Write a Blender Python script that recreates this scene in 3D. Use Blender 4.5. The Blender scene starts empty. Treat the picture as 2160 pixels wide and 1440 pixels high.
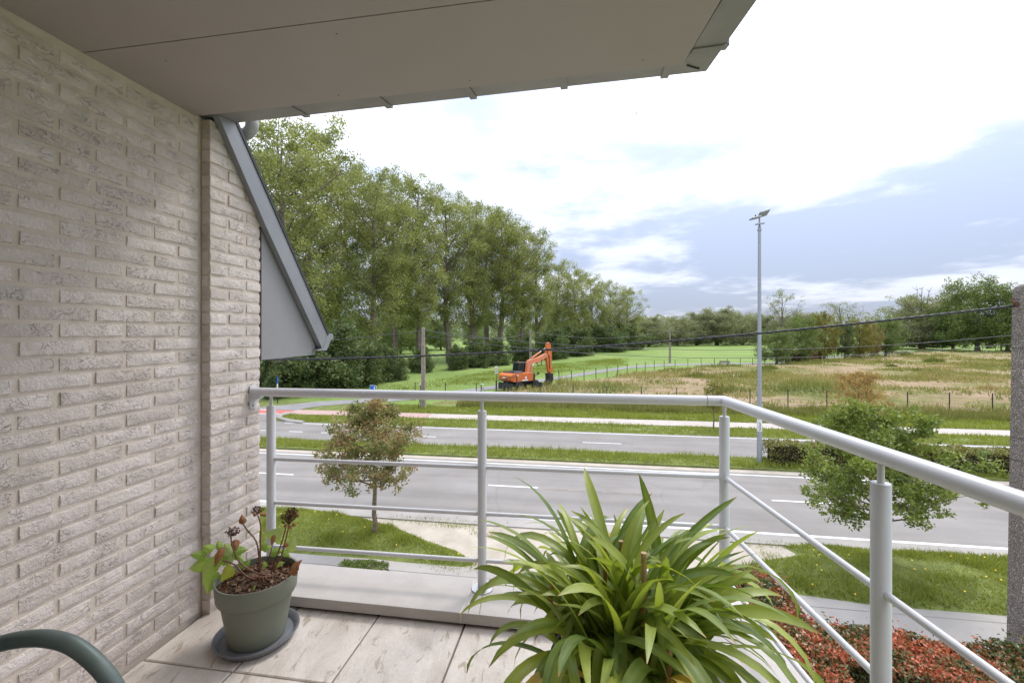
import bpy, bmesh, math, random
import numpy as np
from mathutils import Vector, Matrix

sc = bpy.context.scene
COL = sc.collection
# ------------------------------------------------------------------ camera
HC = 6.8                      # eye height above the street
F = 930.0                     # focal length measured in pixels of a 2160 px wide frame
HY = 700.0                    # row of the horizon in that frame
cam_d = bpy.data.cameras.new('camera')
cam_d.sensor_width = 36.0
cam_d.lens = F / 2160 * 36.0
cam_d.shift_y = -(720 - HY) / 2160
cam_d.clip_start = 0.05
cam_d.clip_end = 6000
cam = bpy.data.objects.new('camera', cam_d)
cam.location = (0, 0, HC)
cam.rotation_euler = (math.radians(90), 0, 0)
COL.objects.link(cam)
sc.camera = cam
# ------------------------------------------------------------------ sky and sun
SUN_EL, SUN_AZ = math.radians(54), math.radians(38)      # azimuth measured from +Y towards +X
sun_vec = Vector((math.sin(SUN_AZ) * math.cos(SUN_EL), math.cos(SUN_AZ) * math.cos(SUN_EL), math.sin(SUN_EL)))
sd = bpy.data.lights.new('sun', 'SUN')
sd.energy = 1.5
sd.angle = math.radians(14)
sd.color = (1.0, 0.95, 0.87)
so = bpy.data.objects.new('sun', sd)
so.rotation_euler = (-sun_vec).to_track_quat('-Z', 'Y').to_euler()
so.location = (0, 0, 60)
COL.objects.link(so)

world = bpy.data.worlds.new('World')
sc.world = world
world.use_nodes = True
wn, wl = world.node_tree.nodes, world.node_tree.links
wn.clear()


def wnode(t, **kw):
    n = wn.new(t)
    for k, v in kw.items():
        setattr(n, k, v)
    return n


def wmath(op, a, b=None, c=None, clamp=False):
    n = wnode('ShaderNodeMath', operation=op, use_clamp=clamp)
    for i, x in enumerate((a, b, c)):
        if x is None:
            continue
        if isinstance(x, (int, float)):
            n.inputs[i].default_value = x
        else:
            wl.new(x, n.inputs[i])
    return n.outputs[0]


SKY_SEED = 14.8
tc = wnode('ShaderNodeTexCoord')
sep = wnode('ShaderNodeSeparateXYZ')
wl.new(tc.outputs['Generated'], sep.inputs[0])
zc = wmath('MAXIMUM', sep.outputs['Z'], 0.0)
den = wmath('ADD', zc, 0.10)
cx = wmath('DIVIDE', sep.outputs['X'], den)
cy = wmath('DIVIDE', sep.outputs['Y'], den)
cmb = wnode('ShaderNodeCombineXYZ')
wl.new(cx, cmb.inputs[0]); wl.new(cy, cmb.inputs[1])
cmb.inputs[2].default_value = SKY_SEED
n1 = wnode('ShaderNodeTexNoise'); n1.inputs['Scale'].default_value = 0.50; n1.inputs['Detail'].default_value = 4; n1.inputs['Roughness'].default_value = 0.42; n1.inputs['Distortion'].default_value = 0.35
wl.new(cmb.outputs[0], n1.inputs['Vector'])
n2 = wnode('ShaderNodeTexNoise'); n2.inputs['Scale'].default_value = 1.7; n2.inputs['Detail'].default_value = 5; n2.inputs['Roughness'].default_value = 0.6
wl.new(cmb.outputs[0], n2.inputs['Vector'])
nz = wmath('ADD', wmath('MULTIPLY', n1.outputs[0], 0.64), wmath('MULTIPLY', n2.outputs[0], 0.36))
# glow of the covered sun
dotn = wnode('ShaderNodeVectorMath', operation='DOT_PRODUCT')
wl.new(tc.outputs['Generated'], dotn.inputs[0])
dotn.inputs[1].default_value = sun_vec
glow = wmath('POWER', wmath('MAXIMUM', dotn.outputs['Value'], 0.0), 5.0)
low = wmath('MAXIMUM', wmath('SUBTRACT', 0.085, wmath('MULTIPLY', zc, 0.20)), 0.015)
thick = wmath('ADD', wmath('SUBTRACT', nz, wmath('MULTIPLY', glow, 0.03)), low)
ramp = wnode('ShaderNodeValToRGB')
cr = ramp.color_ramp
cr.interpolation = 'EASE'
cr.elements[0].position = 0.35; cr.elements[0].color = (1.0, 0.985, 0.97, 1)
cr.elements[1].position = 0.585; cr.elements[1].color = (0.395, 0.455, 0.615, 1)
e = cr.elements.new(0.47); e.color = (0.72, 0.76, 0.88, 1)
wl.new(thick, ramp.inputs[0])
# overcast sky: three times brighter overhead than at the horizon
lum = wmath('ADD', wmath('MULTIPLY', zc, 2.0), wmath('ADD', wmath('MULTIPLY', glow, 0.5), 0.74))
sky = wnode('ShaderNodeTexSky', sky_type='NISHITA')
sky.sun_disc = False
sky.sun_elevation = SUN_EL
sky.sun_rotation = SUN_AZ
bg_sky = wnode('ShaderNodeBackground'); bg_sky.inputs['Strength'].default_value = 0.10
wl.new(sky.outputs[0], bg_sky.inputs['Color'])
bg_cl = wnode('ShaderNodeBackground')
wl.new(ramp.outputs[0], bg_cl.inputs['Color'])
wl.new(lum, bg_cl.inputs['Strength'])
mixw = wnode('ShaderNodeMixShader'); mixw.inputs[0].default_value = 0.88
wl.new(bg_sky.outputs[0], mixw.inputs[1]); wl.new(bg_cl.outputs[0], mixw.inputs[2])
wout = wnode('ShaderNodeOutputWorld')
wl.new(mixw.outputs[0], wout.inputs[0])

sc.view_settings.view_transform = 'Standard'
sc.view_settings.look = 'None'
sc.view_settings.exposure = 0.42
sc.view_settings.gamma = 1.0
sc.view_settings.use_curve_mapping = False
sc.render.engine = 'CYCLES'
sc.cycles.use_denoising = True
sc.cycles.max_bounces = 7
sc.cycles.diffuse_bounces = 4
sc.cycles.glossy_bounces = 3
sc.cycles.transmission_bounces = 4
sc.cycles.caustics_reflective = False
sc.cycles.caustics_refractive = False

# ------------------------------------------------------------------ measuring helpers
TH = math.radians(8.69)
CS, SN = math.cos(TH), math.sin(TH)


def UV(u, v, z=0.0):
    """building frame: u along the facade / street to the right, v away from it"""
    return (u * CS + v * SN, -u * SN + v * CS, z)


def G(px, py, z=0.0):
    """point on a level plane seen at a place in the photograph"""
    y = F * (HC - z) / (py - HY)
    return ((px - 1080) / F * y, y, z)


def P(px, py, y):
    return ((px - 1080) / F * y, y, HC - (py - HY) / F * y)


def to_u(px, v):
    r = (px - 1080) / F
    y = v / (r * SN + CS)
    return r * y * CS - y * SN


def hsh(i, j, s):
    n = (np.asarray(i, dtype=np.int64) * 374761393 + np.asarray(j, dtype=np.int64) * 668265263 + s * 1442695041) & 0x7fffffff
    n = ((n ^ (n >> 13)) * 1274126177) & 0x7fffffff
    n = n ^ (n >> 16)
    return (n & 0xffff) / 65535.0


def vnoise(x, y, s=0):
    x = np.asarray(x, dtype=float); y = np.asarray(y, dtype=float)
    i = np.floor(x).astype(np.int64); j = np.floor(y).astype(np.int64)
    fx = x - i; fy = y - j
    fx = fx * fx * (3 - 2 * fx); fy = fy * fy * (3 - 2 * fy)
    a = hsh(i, j, s); b = hsh(i + 1, j, s); c = hsh(i, j + 1, s); d = hsh(i + 1, j + 1, s)
    return (a * (1 - fx) + b * fx) * (1 - fy) + (c * (1 - fx) + d * fx) * fy


# ------------------------------------------------------------------ object helpers
def tag(o, label=None, cat=None, group=None, kind=None):
    if label: o['label'] = label
    if cat: o['category'] = cat
    if group: o['group'] = group
    if kind: o['kind'] = kind
    return o


def thing(name, label, cat, loc=(0, 0, 0), group=None, kind=None):
    o = bpy.data.objects.new(name, None)
    o.empty_display_size = 0.1
    COL.objects.link(o)
    o.location = loc
    return tag(o, label, cat, group, kind)


def world_loc(o):
    v = Vector((0, 0, 0))
    while o is not None:
        v += Vector(o.location); o = o.parent
    return v


def link(name, me, mat=None, parent=None):
    o = bpy.data.objects.new(name, me)
    COL.objects.link(o)
    if mat is not None and len(me.materials) == 0:
        me.materials.append(mat)
    if parent is not None:
        o.parent = parent
    return o


class MB:
    """collects vertices and faces of one mesh, in world coordinates"""
    def __init__(self):
        self.v = []; self.f = []

    def add(self, vs, fs):
        n = len(self.v)
        self.v += [tuple(p) for p in vs]
        self.f += [tuple(n + i for i in q) for q in fs]
        return self

    def box(self, c, s, m=None, bev=0.0):
        """box of full size s about c; m: 3x3 rotation; bev chamfers the vertical profile"""
        hx, hy, hz = s[0] / 2, s[1] / 2, s[2] / 2
        if bev <= 0:
            vs = [(x, y, z) for z in (-hz, hz) for y in (-hy, hy) for x in (-hx, hx)]
            fs = [(0, 2, 3, 1), (4, 5, 7, 6), (0, 1, 5, 4), (2, 6, 7, 3), (0, 4, 6, 2), (1, 3, 7, 5)]
        else:
            b = bev
            ring = lambda ix, iy, z: [(-ix, -iy, z), (ix, -iy, z), (ix, iy, z), (-ix, iy, z)]
            vs = ring(hx - b, hy - b, -hz) + ring(hx, hy, -hz + b) + ring(hx, hy, hz - b) + ring(hx - b, hy - b, hz)
            fs = [(3, 2, 1, 0), (12, 13, 14, 15)]
            for k in range(3):
                for i in range(4):
                    j = (i + 1) % 4
                    fs.append((k * 4 + i, k * 4 + j, k * 4 + 4 + j, k * 4 + 4 + i))
        c = Vector(c)
        if m is not None:
            vs = [c + m @ Vector(p) for p in vs]
        else:
            vs = [c + Vector(p) for p in vs]
        return self.add(vs, fs)

    def prism(self, poly, d):
        """poly: list of 3D points (planar); d: extrusion vector"""
        n = len(poly)
        d = Vector(d)
        vs = [Vector(p) for p in poly] + [Vector(p) + d for p in poly]
        fs = [tuple(range(n))[::-1], tuple(range(n, 2 * n))]
        for i in range(n):
            j = (i + 1) % n
            fs.append((i, j, n + j, n + i))
        return self.add(vs, fs)

    def tube(self, pts, r, n=10, cap=True):
        pts = [Vector(p) for p in pts]
        k = len(pts)
        rs = r if isinstance(r, (list, tuple)) else [r] * k
        vs = []; fs = []
        up = None
        for i, p in enumerate(pts):
            d0 = (pts[i] - pts[i - 1]).normalized() if i > 0 else None
            d1 = (pts[i + 1] - pts[i]).normalized() if i < k - 1 else None
            if d0 is None: d0 = d1
            if d1 is None: d1 = d0
            t = (d0 + d1)
            t = t.normalized() if t.length > 1e-6 else d0
            bend = d1 - d0
            if up is None:
                a = Vector((0, 0, 1)) if abs(t.z) < 0.9 else Vector((1, 0, 0))
                up = (a - t * a.dot(t)).normalized()
            else:
                up = (up - t * up.dot(t))
                up = up.normalized() if up.length > 1e-6 else t.orthogonal().normalized()
            side = t.cross(up)
            stretch = 1.0
            bn = None
            if bend.length > 1e-4:
                ch = max(0.35, d0.dot(t))
                stretch = 1.0 / ch
                bn = (bend - t * bend.dot(t)).normalized()
            for j in range(n):
                a = 2 * math.pi * j / n
                off = (up * math.cos(a) + side * math.sin(a)) * rs[i]
                if bn is not None:
                    off += bn * off.dot(bn) * (stretch - 1)
                vs.append(p + off)
        for i in range(k - 1):
            for j in range(n):
                jj = (j + 1) % n
                fs.append((i * n + j, i * n + jj, (i + 1) * n + jj, (i + 1) * n + j))
        if cap:
            fs.append(tuple(range(n))[::-1])
            fs.append(tuple((k - 1) * n + j for j in range(n)))
        return self.add(vs, fs)

    def lathe(self, c, prof, n=24, sx=1.0, sy=1.0, cap0=True, cap1=True):
        """prof: (radius, z) rings about the vertical through c"""
        vs = []; fs = []
        for r, z in prof:
            for j in range(n):
                a = 2 * math.pi * j / n
                vs.append((c[0] + r * sx * math.cos(a), c[1] + r * sy * math.sin(a), c[2] + z))
        for i in range(len(prof) - 1):
            for j in range(n):
                jj = (j + 1) % n
                fs.append((i * n + j, i * n + jj, (i + 1) * n + jj, (i + 1) * n + j))
        if cap0: fs.append(tuple(range(n))[::-1])
        if cap1: fs.append(tuple((len(prof) - 1) * n + j for j in range(n)))
        return self.add(vs, fs)

    def build(self, name, mat, parent=None, smooth=False, angle=40):
        me = bpy.data.meshes.new(name)
        off = world_loc(parent) if parent is not None else Vector((0, 0, 0))
        me.from_pydata([tuple(Vector(p) - off) for p in self.v], [], self.f)
        me.update()
        if smooth:
            me.polygons.foreach_set('use_smooth', [True] * len(me.polygons))
            if angle < 180:
                try:
                    me.set_sharp_from_angle(angle=math.radians(angle))
                except Exception:
                    pass
        return link(name, me, mat, parent)


def fast_mesh(name, V, nper, rnd=None, smooth=False):
    """V: (faces*nper, 3) corners, every face its own vertices"""
    me = bpy.data.meshes.new(name)
    n = len(V); nf = n // nper
    me.vertices.add(n)
    me.vertices.foreach_set('co', np.ascontiguousarray(V, dtype=np.float32).ravel())
    me.loops.add(n)
    me.loops.foreach_set('vertex_index', np.arange(n, dtype=np.int32))
    me.polygons.add(nf)
    me.polygons.foreach_set('loop_start', np.arange(0, n, nper, dtype=np.int32))
    if smooth:
        me.polygons.foreach_set('use_smooth', np.ones(nf, dtype=bool))
    me.update(calc_edges=True)
    if rnd is not None:
        a = me.attributes.new('rnd', 'FLOAT', 'FACE')
        a.data.foreach_set('value', np.ascontiguousarray(rnd, dtype=np.float32))
    return me


def copy_tree(o, parent=None):
    c = o.copy()
    COL.objects.link(c)
    c.parent = parent
    for ch in o.children:
        copy_tree(ch, c)
    return c


# ------------------------------------------------------------------ materials
def mk(name):
    m = bpy.data.materials.new(name)
    m.use_nodes = True
    nt = m.node_tree
    nt.nodes.clear()
    out = nt.nodes.new('ShaderNodeOutputMaterial')
    b = nt.nodes.new('ShaderNodeBsdfPrincipled')
    nt.links.new(b.outputs[0], out.inputs[0])
    return m, nt, b, out


def nnode(nt, t, **kw):
    n = nt.nodes.new(t)
    for k, v in kw.items():
        setattr(n, k, v)
    return n


def noise(nt, vec, scale, detail=4, rough=0.55, dist=0.0, kind=None):
    n = nnode(nt, 'ShaderNodeTexNoise')
    if kind:
        n.noise_type = kind
    n.inputs['Scale'].default_value = scale
    n.inputs['Detail'].default_value = detail
    n.inputs['Roughness'].default_value = rough
    n.inputs['Distortion'].default_value = dist
    nt.links.new(vec, n.inputs['Vector'])
    return n.outputs[0]


def rampn(nt, fac, stops):
    r = nnode(nt, 'ShaderNodeValToRGB')
    el = r.color_ramp.elements
    while len(el) < len(stops):
        el.new(0.5)
    for k, (p, c) in enumerate(stops):
        el[k].position = p
        el[k].color = (c[0], c[1], c[2], 1)
    nt.links.new(fac, r.inputs[0])
    return r.outputs[0]


def mixc(nt, fac, a, b, blend='MIX'):
    m = nnode(nt, 'ShaderNodeMix', data_type='RGBA', blend_type=blend)
    if isinstance(fac, (int, float)):
        m.inputs[0].default_value = fac
    else:
        nt.links.new(fac, m.inputs[0])
    for i, x in ((6, a), (7, b)):
        if isinstance(x, tuple):
            m.inputs[i].default_value = (x[0], x[1], x[2], 1)
        else:
            nt.links.new(x, m.inputs[i])
    return m.outputs[2]


def mathn(nt, op, a, b=None):
    m = nnode(nt, 'ShaderNodeMath', operation=op)
    for i, x in enumerate((a, b)):
        if x is None: continue
        if isinstance(x, (int, float)):
            m.inputs[i].default_value = x
        else:
            nt.links.new(x, m.inputs[i])
    return m.outputs[0]


def bumpn(nt, b, h, strength=0.4, dist=0.01):
    n = nnode(nt, 'ShaderNodeBump')
    n.inputs['Strength'].default_value = strength
    n.inputs['Distance'].default_value = dist
    nt.links.new(h, n.inputs['Height'])
    nt.links.new(n.outputs[0], b.inputs['Normal'])


def pos(nt):
    return nnode(nt, 'ShaderNodeNewGeometry').outputs['Position']


def surf(name, c1, c2, scale=3.0, detail=6, rough=0.8, bump=0.0, bscale=40, bdist=0.004, metallic=0.0, lo=0.35, hi=0.65, spec=0.4, fleck=None, fscale=60):
    m, nt, b, out = mk(name)
    p = pos(nt)
    f = noise(nt, p, scale, detail, 0.6)
    col = rampn(nt, f, [(lo, c1), (hi, c2)])
    if fleck is not None:
        f2 = noise(nt, p, fscale, 3, 0.6)
        k = rampn(nt, f2, [(0.56, (0, 0, 0)), (0.68, (1, 1, 1))])
        col = mixc(nt, k, col, fleck)
    nt.links.new(col, b.inputs['Base Color'])
    b.inputs['Roughness'].default_value = rough
    b.inputs['Metallic'].default_value = metallic
    b.inputs['Specular IOR Level'].default_value = spec
    if bump > 0:
        bumpn(nt, b, noise(nt, p, bscale, 6, 0.65), bump, bdist)
    return m


def leafmat(name, stops, trans=0.3, rough=0.5, spec=0.3, nscale=0.6, namp=0.35, tboost=1.25):
    m, nt, b, out = mk(name)
    at = nnode(nt, 'ShaderNodeAttribute', attribute_name='rnd')
    f = at.outputs['Fac']
    nz_ = noise(nt, pos(nt), nscale, 3, 0.5)
    f = mathn(nt, 'ADD', mathn(nt, 'MULTIPLY', f, 1 - namp), mathn(nt, 'MULTIPLY', nz_, namp))
    col = rampn(nt, f, stops)
    nt.links.new(col, b.inputs['Base Color'])
    b.inputs['Roughness'].default_value = rough
    b.inputs['Specular IOR Level'].default_value = spec
    t = nnode(nt, 'ShaderNodeBsdfTranslucent')
    tcol = mixc(nt, 1.0, col, (tboost, tboost, tboost * 0.55), 'MULTIPLY')
    nt.links.new(tcol, t.inputs['Color'])
    mx = nnode(nt, 'ShaderNodeMixShader')
    mx.inputs[0].default_value = trans
    nt.links.new(b.outputs[0], mx.inputs[1]); nt.links.new(t.outputs[0], mx.inputs[2])
    nt.links.new(mx.outputs[0], out.inputs[0])
    return m


M = {}
# pale brick with creases
m, nt, b, out = mk('pale_brick'); M['brick'] = m
p = pos(nt)
oi = nnode(nt, 'ShaderNodeObjectInfo')
c = rampn(nt, oi.outputs['Random'], [(0.0, (0.61, 0.545, 0.51)), (0.5, (0.67, 0.605, 0.57)), (1.0, (0.73, 0.665, 0.63))])
stain = rampn(nt, noise(nt, p, 9, 6, 0.65), [(0.35, (0.90, 0.88, 0.85)), (0.62, (1.06, 1.05, 1.05))])
c = mixc(nt, 1.0, c, stain, 'MULTIPLY')
mp = nnode(nt, 'ShaderNodeMapping'); mp.inputs['Scale'].default_value = (1, 1, 1.5)
mp.inputs['Rotation'].default_value = (0.55, 0.2, 0)
nt.links.new(p, mp.inputs[0])


def crease(scale, width, dist):
    q = noise(nt, mp.outputs[0], scale, 2, 0.5, dist)
    d_ = mathn(nt, 'ABSOLUTE', mathn(nt, 'SUBTRACT', q, 0.5))
    return rampn(nt, d_, [(0.0, (1, 1, 1)), (width, (0, 0, 0))])


area = rampn(nt, noise(nt, p, 8.5, 3, 0.5), [(0.50, (0, 0, 0)), (0.64, (1, 1, 1))])
area2 = rampn(nt, noise(nt, p, 11.5, 2, 0.5), [(0.56, (0, 0, 0)), (0.68, (1, 1, 1))])
crk = mathn(nt, 'MAXIMUM', mathn(nt, 'MULTIPLY', crease(24, 0.016, 1.0), area), mathn(nt, 'MULTIPLY', crease(38, 0.02, 0.8), area2))
c = mixc(nt, mathn(nt, 'MULTIPLY', crk, 0.10), c, (0.27, 0.22, 0.19))  # shade of the creases put into the colour as a faint darker tint
nt.links.new(c, b.inputs['Base Color'])
b.inputs['Roughness'].default_value = 0.92
b.inputs['Specular IOR Level'].default_value = 0.2
hgt = mathn(nt, 'SUBTRACT', mathn(nt, 'MULTIPLY', noise(nt, p, 75, 8, 0.7), 0.6), mathn(nt, 'MULTIPLY', crk, 0.5))
hgt = mathn(nt, 'ADD', hgt, mathn(nt, 'MULTIPLY', noise(nt, p, 17, 4, 0.6), 0.8))
bumpn(nt, b, hgt, 1.0, 0.012)
M['mortar'] = surf('sand_mortar', (0.56, 0.49, 0.425), (0.64, 0.565, 0.495), 14, 6, 0.95, 0.6, 140, 0.004, spec=0.1)
M['soffit'] = surf('soffit_board', (0.335, 0.295, 0.265), (0.36, 0.32, 0.29), 2.5, 8, 0.55, 0.25, 300, 0.0006, spec=0.35, lo=0.25, hi=0.75)
M['dark_gap'] = surf('dark_gap', (0.03, 0.025, 0.02), (0.05, 0.04, 0.03), 5)
M['zinc'] = surf('zinc_sheet', (0.24, 0.245, 0.26), (0.29, 0.295, 0.31), 3, 6, 0.45, 0.05, 8, 0.003, metallic=0.25)
M['zinc_panel'] = surf('zinc_panel', (0.275, 0.272, 0.28), (0.31, 0.307, 0.315), 3, 6, 0.5, 0.05, 8, 0.003, metallic=0.2)
M['gutter'] = surf('weathered_zinc', (0.25, 0.24, 0.225), (0.32, 0.305, 0.29), 4, 7, 0.5, 0.05, 10, 0.002, metallic=0.2)
M['pipe'] = surf('grey_pipe', (0.27, 0.27, 0.27), (0.33, 0.33, 0.33), 12, 6, 0.45)
m, nt, b, out = mk('floor_tile'); M['tile'] = m
p = pos(nt)
mp = nnode(nt, 'ShaderNodeMapping'); mp.inputs['Rotation'].default_value = (0, 0, -0.9); mp.inputs['Scale'].default_value = (1, 0.38, 1)
nt.links.new(p, mp.inputs[0])
f1 = noise(nt, mp.outputs[0], 7, 7, 0.62, 0.4)
f2 = noise(nt, mp.outputs[0], 26, 5, 0.6, 0.8)
c = rampn(nt, f1, [(0.30, (0.45, 0.395, 0.34)), (0.55, (0.60, 0.545, 0.49)), (0.75, (0.67, 0.62, 0.57))])
pit = rampn(nt, f2, [(0.575, (0, 0, 0)), (0.66, (1, 1, 1))])
c = mixc(nt, mathn(nt, 'MULTIPLY', pit, 0.7), c, (0.33, 0.26, 0.19))
c = mixc(nt, 1.0, c, rampn(nt, noise(nt, p, 160, 3, 0.6), [(0.3, (0.88, 0.88, 0.88)), (0.7, (1.06, 1.06, 1.06))]), 'MULTIPLY')
nt.links.new(c, b.inputs['Base Color'])
b.inputs['Roughness'].default_value = 0.85
bumpn(nt, b, mathn(nt, 'SUBTRACT', f1, mathn(nt, 'MULTIPLY', pit, 0.35)), 0.6, 0.006)
M['coping'] = surf('blue_stone', (0.39, 0.36, 0.335), (0.46, 0.43, 0.40), 5, 8, 0.7, 0.12, 120, 0.001, fleck=(0.47, 0.45, 0.43), fscale=140)
M['joint'] = surf('light_joint', (0.5, 0.46, 0.42), (0.55, 0.5, 0.46), 20)
M['rail'] = surf('grey_white_paint', (0.55, 0.55, 0.565), (0.59, 0.59, 0.605), 6, 4, 0.32, 0.05, 200, 0.0005, spec=0.5)
M['steel'] = surf('steel', (0.5, 0.5, 0.48), (0.62, 0.62, 0.6), 20, 4, 0.35, metallic=0.8)
M['pot'] = surf('sage_plastic', (0.15, 0.16, 0.12), (0.17, 0.18, 0.14), 4, 6, 0.55, 0.15, 260, 0.0006)
M['saucer'] = surf('grey_plastic', (0.13, 0.135, 0.15), (0.17, 0.175, 0.19), 6, 6, 0.45)
M['black_pot'] = surf('black_pot', (0.02, 0.021, 0.022), (0.03, 0.031, 0.033), 8, 4, 0.45)
M['soil'] = surf('bark_soil', (0.05, 0.028, 0.018), (0.17, 0.10, 0.065), 90, 3, 0.95, 0.8, 120, 0.01)
M['chip'] = leafmat('bark_chip', [(0.0, (0.07, 0.035, 0.022)), (0.6, (0.16, 0.095, 0.06)), (1.0, (0.36, 0.27, 0.18))], 0.0, 0.9, 0.1, 30)
M['stem_brown'] = surf('brown_stem', (0.11, 0.045, 0.03), (0.20, 0.09, 0.05), 30, 4, 0.6)
M['dry_flower'] = leafmat('dry_flower', [(0.0, (0.05, 0.025, 0.02)), (0.6, (0.12, 0.065, 0.045)), (1.0, (0.26, 0.15, 0.08))], 0.1, 0.8, 0.1, 30)
M['dry_leaf'] = surf('dry_leaf', (0.21, 0.075, 0.03), (0.38, 0.19, 0.075), 28, 5, 0.7, 0.5, 90, 0.004)


def plantleaf(name, c1, c2, tip=None, scale=14, trans=0.28, rough=0.42, veins=False, vamp=0.6):
    m, nt, b, out = mk(name)
    p = pos(nt)
    oi = nnode(nt, 'ShaderNodeObjectInfo')
    f = mathn(nt, 'ADD', mathn(nt, 'MULTIPLY', oi.outputs['Random'], 0.6), mathn(nt, 'MULTIPLY', noise(nt, p, scale, 4, 0.6), 0.4))
    c = rampn(nt, f, [(0.15, c1), (0.85, c2)])
    at = nnode(nt, 'ShaderNodeAttribute', attribute_name='along')
    if tip is not None:
        c = mixc(nt, rampn(nt, at.outputs['Fac'], [(0.965, (0, 0, 0)), (1.0, (1, 1, 1))]), c, tip)
        base = rampn(nt, at.outputs['Fac'], [(0.0, (1, 1, 1)), (0.35, (0, 0, 0))])
        c = mixc(nt, mathn(nt, 'MULTIPLY', base, 0.5), c, (0.22, 0.30, 0.08))
    if veins:
        av = nnode(nt, 'ShaderNodeAttribute', attribute_name='vein')
        c = mixc(nt, mathn(nt, 'MULTIPLY', av.outputs['Fac'], vamp), c, (0.42, 0.50, 0.20))
    nt.links.new(c, b.inputs['Base Color'])
    b.inputs['Roughness'].default_value = rough
    b.inputs['Specular IOR Level'].default_value = 0.5
    t = nnode(nt, 'ShaderNodeBsdfTranslucent')
    nt.links.new(mixc(nt, 1.0, c, (1.5, 1.5, 0.6), 'MULTIPLY'), t.inputs['Color'])
    mx = nnode(nt, 'ShaderNodeMixShader'); mx.inputs[0].default_value = trans
    nt.links.new(b.outputs[0], mx.inputs[1]); nt.links.new(t.outputs[0], mx.inputs[2])
    nt.links.new(mx.outputs[0], out.inputs[0])
    return m


M['strap'] = plantleaf('strap_leaf', (0.10, 0.17, 0.03), (0.40, 0.46, 0.10), tip=(0.45, 0.22, 0.06), trans=0.34, veins=True, vamp=0.22)
M['strap_yellow'] = plantleaf('yellow_strap_leaf', (0.55, 0.38, 0.06), (0.62, 0.46, 0.16))
M['hleaf'] = plantleaf('hydrangea_leaf', (0.19, 0.33, 0.045), (0.33, 0.48, 0.08), veins=True, rough=0.42)
M['hleaf_pale'] = plantleaf('pale_hydrangea_leaf', (0.30, 0.40, 0.15), (0.42, 0.50, 0.22), veins=True, rough=0.5)
M['hleaf_yellow'] = plantleaf('yellowing_leaf', (0.42, 0.45, 0.03), (0.50, 0.52, 0.05), veins=True, rough=0.45)
M['stalk'] = surf('dry_stalk', (0.33, 0.19, 0.09), (0.46, 0.31, 0.17), 12, 5, 0.7)
M['sheath'] = surf('dry_sheath', (0.42, 0.33, 0.22), (0.62, 0.54, 0.42), 20, 5, 0.8)
M['chair'] = surf('green_grey_tube', (0.10, 0.135, 0.125), (0.155, 0.19, 0.17), 9, 6, 0.45, 0.1, 60, 0.001, metallic=0.2)
M['sling'] = surf('grey_sling', (0.10, 0.11, 0.11), (0.14, 0.15, 0.15), 60, 3, 0.8)

m, nt, b, out = mk('asphalt'); M['asphalt'] = m
p = pos(nt)
mp = nnode(nt, 'ShaderNodeMapping'); mp.inputs['Rotation'].default_value = (0, 0, math.radians(8.69))
nt.links.new(p, mp.inputs[0])
mp2 = nnode(nt, 'ShaderNodeMapping'); mp2.inputs['Scale'].default_value = (0.05, 1.0, 1)
nt.links.new(mp.outputs[0], mp2.inputs[0])
c = rampn(nt, noise(nt, p, 0.35, 8, 0.6), [(0.35, (0.205, 0.187, 0.170)), (0.65, (0.248, 0.23, 0.212))])
trk = rampn(nt, noise(nt, mp2.outputs[0], 1.1, 4, 0.5), [(0.35, (0.86, 0.86, 0.86)), (0.62, (1.07, 1.07, 1.07))])
c = mixc(nt, 1.0, c, trk, 'MULTIPLY')
c = mixc(nt, 1.0, c, rampn(nt, noise(nt, p, 28, 5, 0.75), [(0.3, (0.80, 0.80, 0.80)), (0.7, (1.15, 1.15, 1.15))]), 'MULTIPLY')
vo = nnode(nt, 'ShaderNodeTexVoronoi', feature='DISTANCE_TO_EDGE'); vo.inputs['Scale'].default_value = 0.13
wob = nnode(nt, 'ShaderNodeVectorMath', operation='ADD')
nz3 = nnode(nt, 'ShaderNodeTexNoise'); nz3.inputs['Scale'].default_value = 0.6; nz3.inputs['Detail'].default_value = 5
nt.links.new(p, nz3.inputs['Vector']); nt.links.new(p, wob.inputs[0]); nt.links.new(nz3.outputs['Color'], wob.inputs[1])
nt.links.new(wob.outputs[0], vo.inputs['Vector'])
ck = rampn(nt, vo.outputs[0], [(0.0, (1, 1, 1)), (0.008, (0, 0, 0))])
c = mixc(nt, mathn(nt, 'MULTIPLY', ck, 0.18), c, (0.09, 0.085, 0.08))
nt.links.new(c, b.inputs['Base Color']); b.inputs['Roughness'].default_value = 0.85
bumpn(nt, b, noise(nt, p, 60, 6, 0.65), 0.35, 0.004)
M['asphalt_old'] = surf('old_asphalt', (0.20, 0.195, 0.19), (0.26, 0.255, 0.25), 0.6, 8, 0.9, 0.35, 60, 0.004)
M['concrete'] = surf('concrete_path', (0.29, 0.27, 0.245), (0.36, 0.335, 0.305), 0.9, 9, 0.9, 0.25, 40, 0.003)
M['paint'] = surf('road_paint', (0.60, 0.60, 0.59), (0.72, 0.72, 0.71), 6, 6, 0.7, lo=0.3, hi=0.55)
M['orange_mark'] = surf('worn_orange', (0.215, 0.20, 0.185), (0.42, 0.30, 0.19), 5, 6, 0.8, lo=0.45, hi=0.75)
M['red_paint'] = surf('red_lane', (0.42, 0.11, 0.09), (0.52, 0.17, 0.14), 2, 6, 0.8)
M['pink_paver'] = surf('pink_paver', (0.38, 0.255, 0.225), (0.46, 0.325, 0.29), 3, 7, 0.9)
M['cycle'] = surf('cycle_concrete', (0.40, 0.355, 0.31), (0.46, 0.415, 0.37), 1.2, 7, 0.9)
M['dirt'] = surf('sandy_soil', (0.36, 0.315, 0.25), (0.46, 0.41, 0.34), 1.3, 9, 0.95, 0.6, 18, 0.02)
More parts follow.
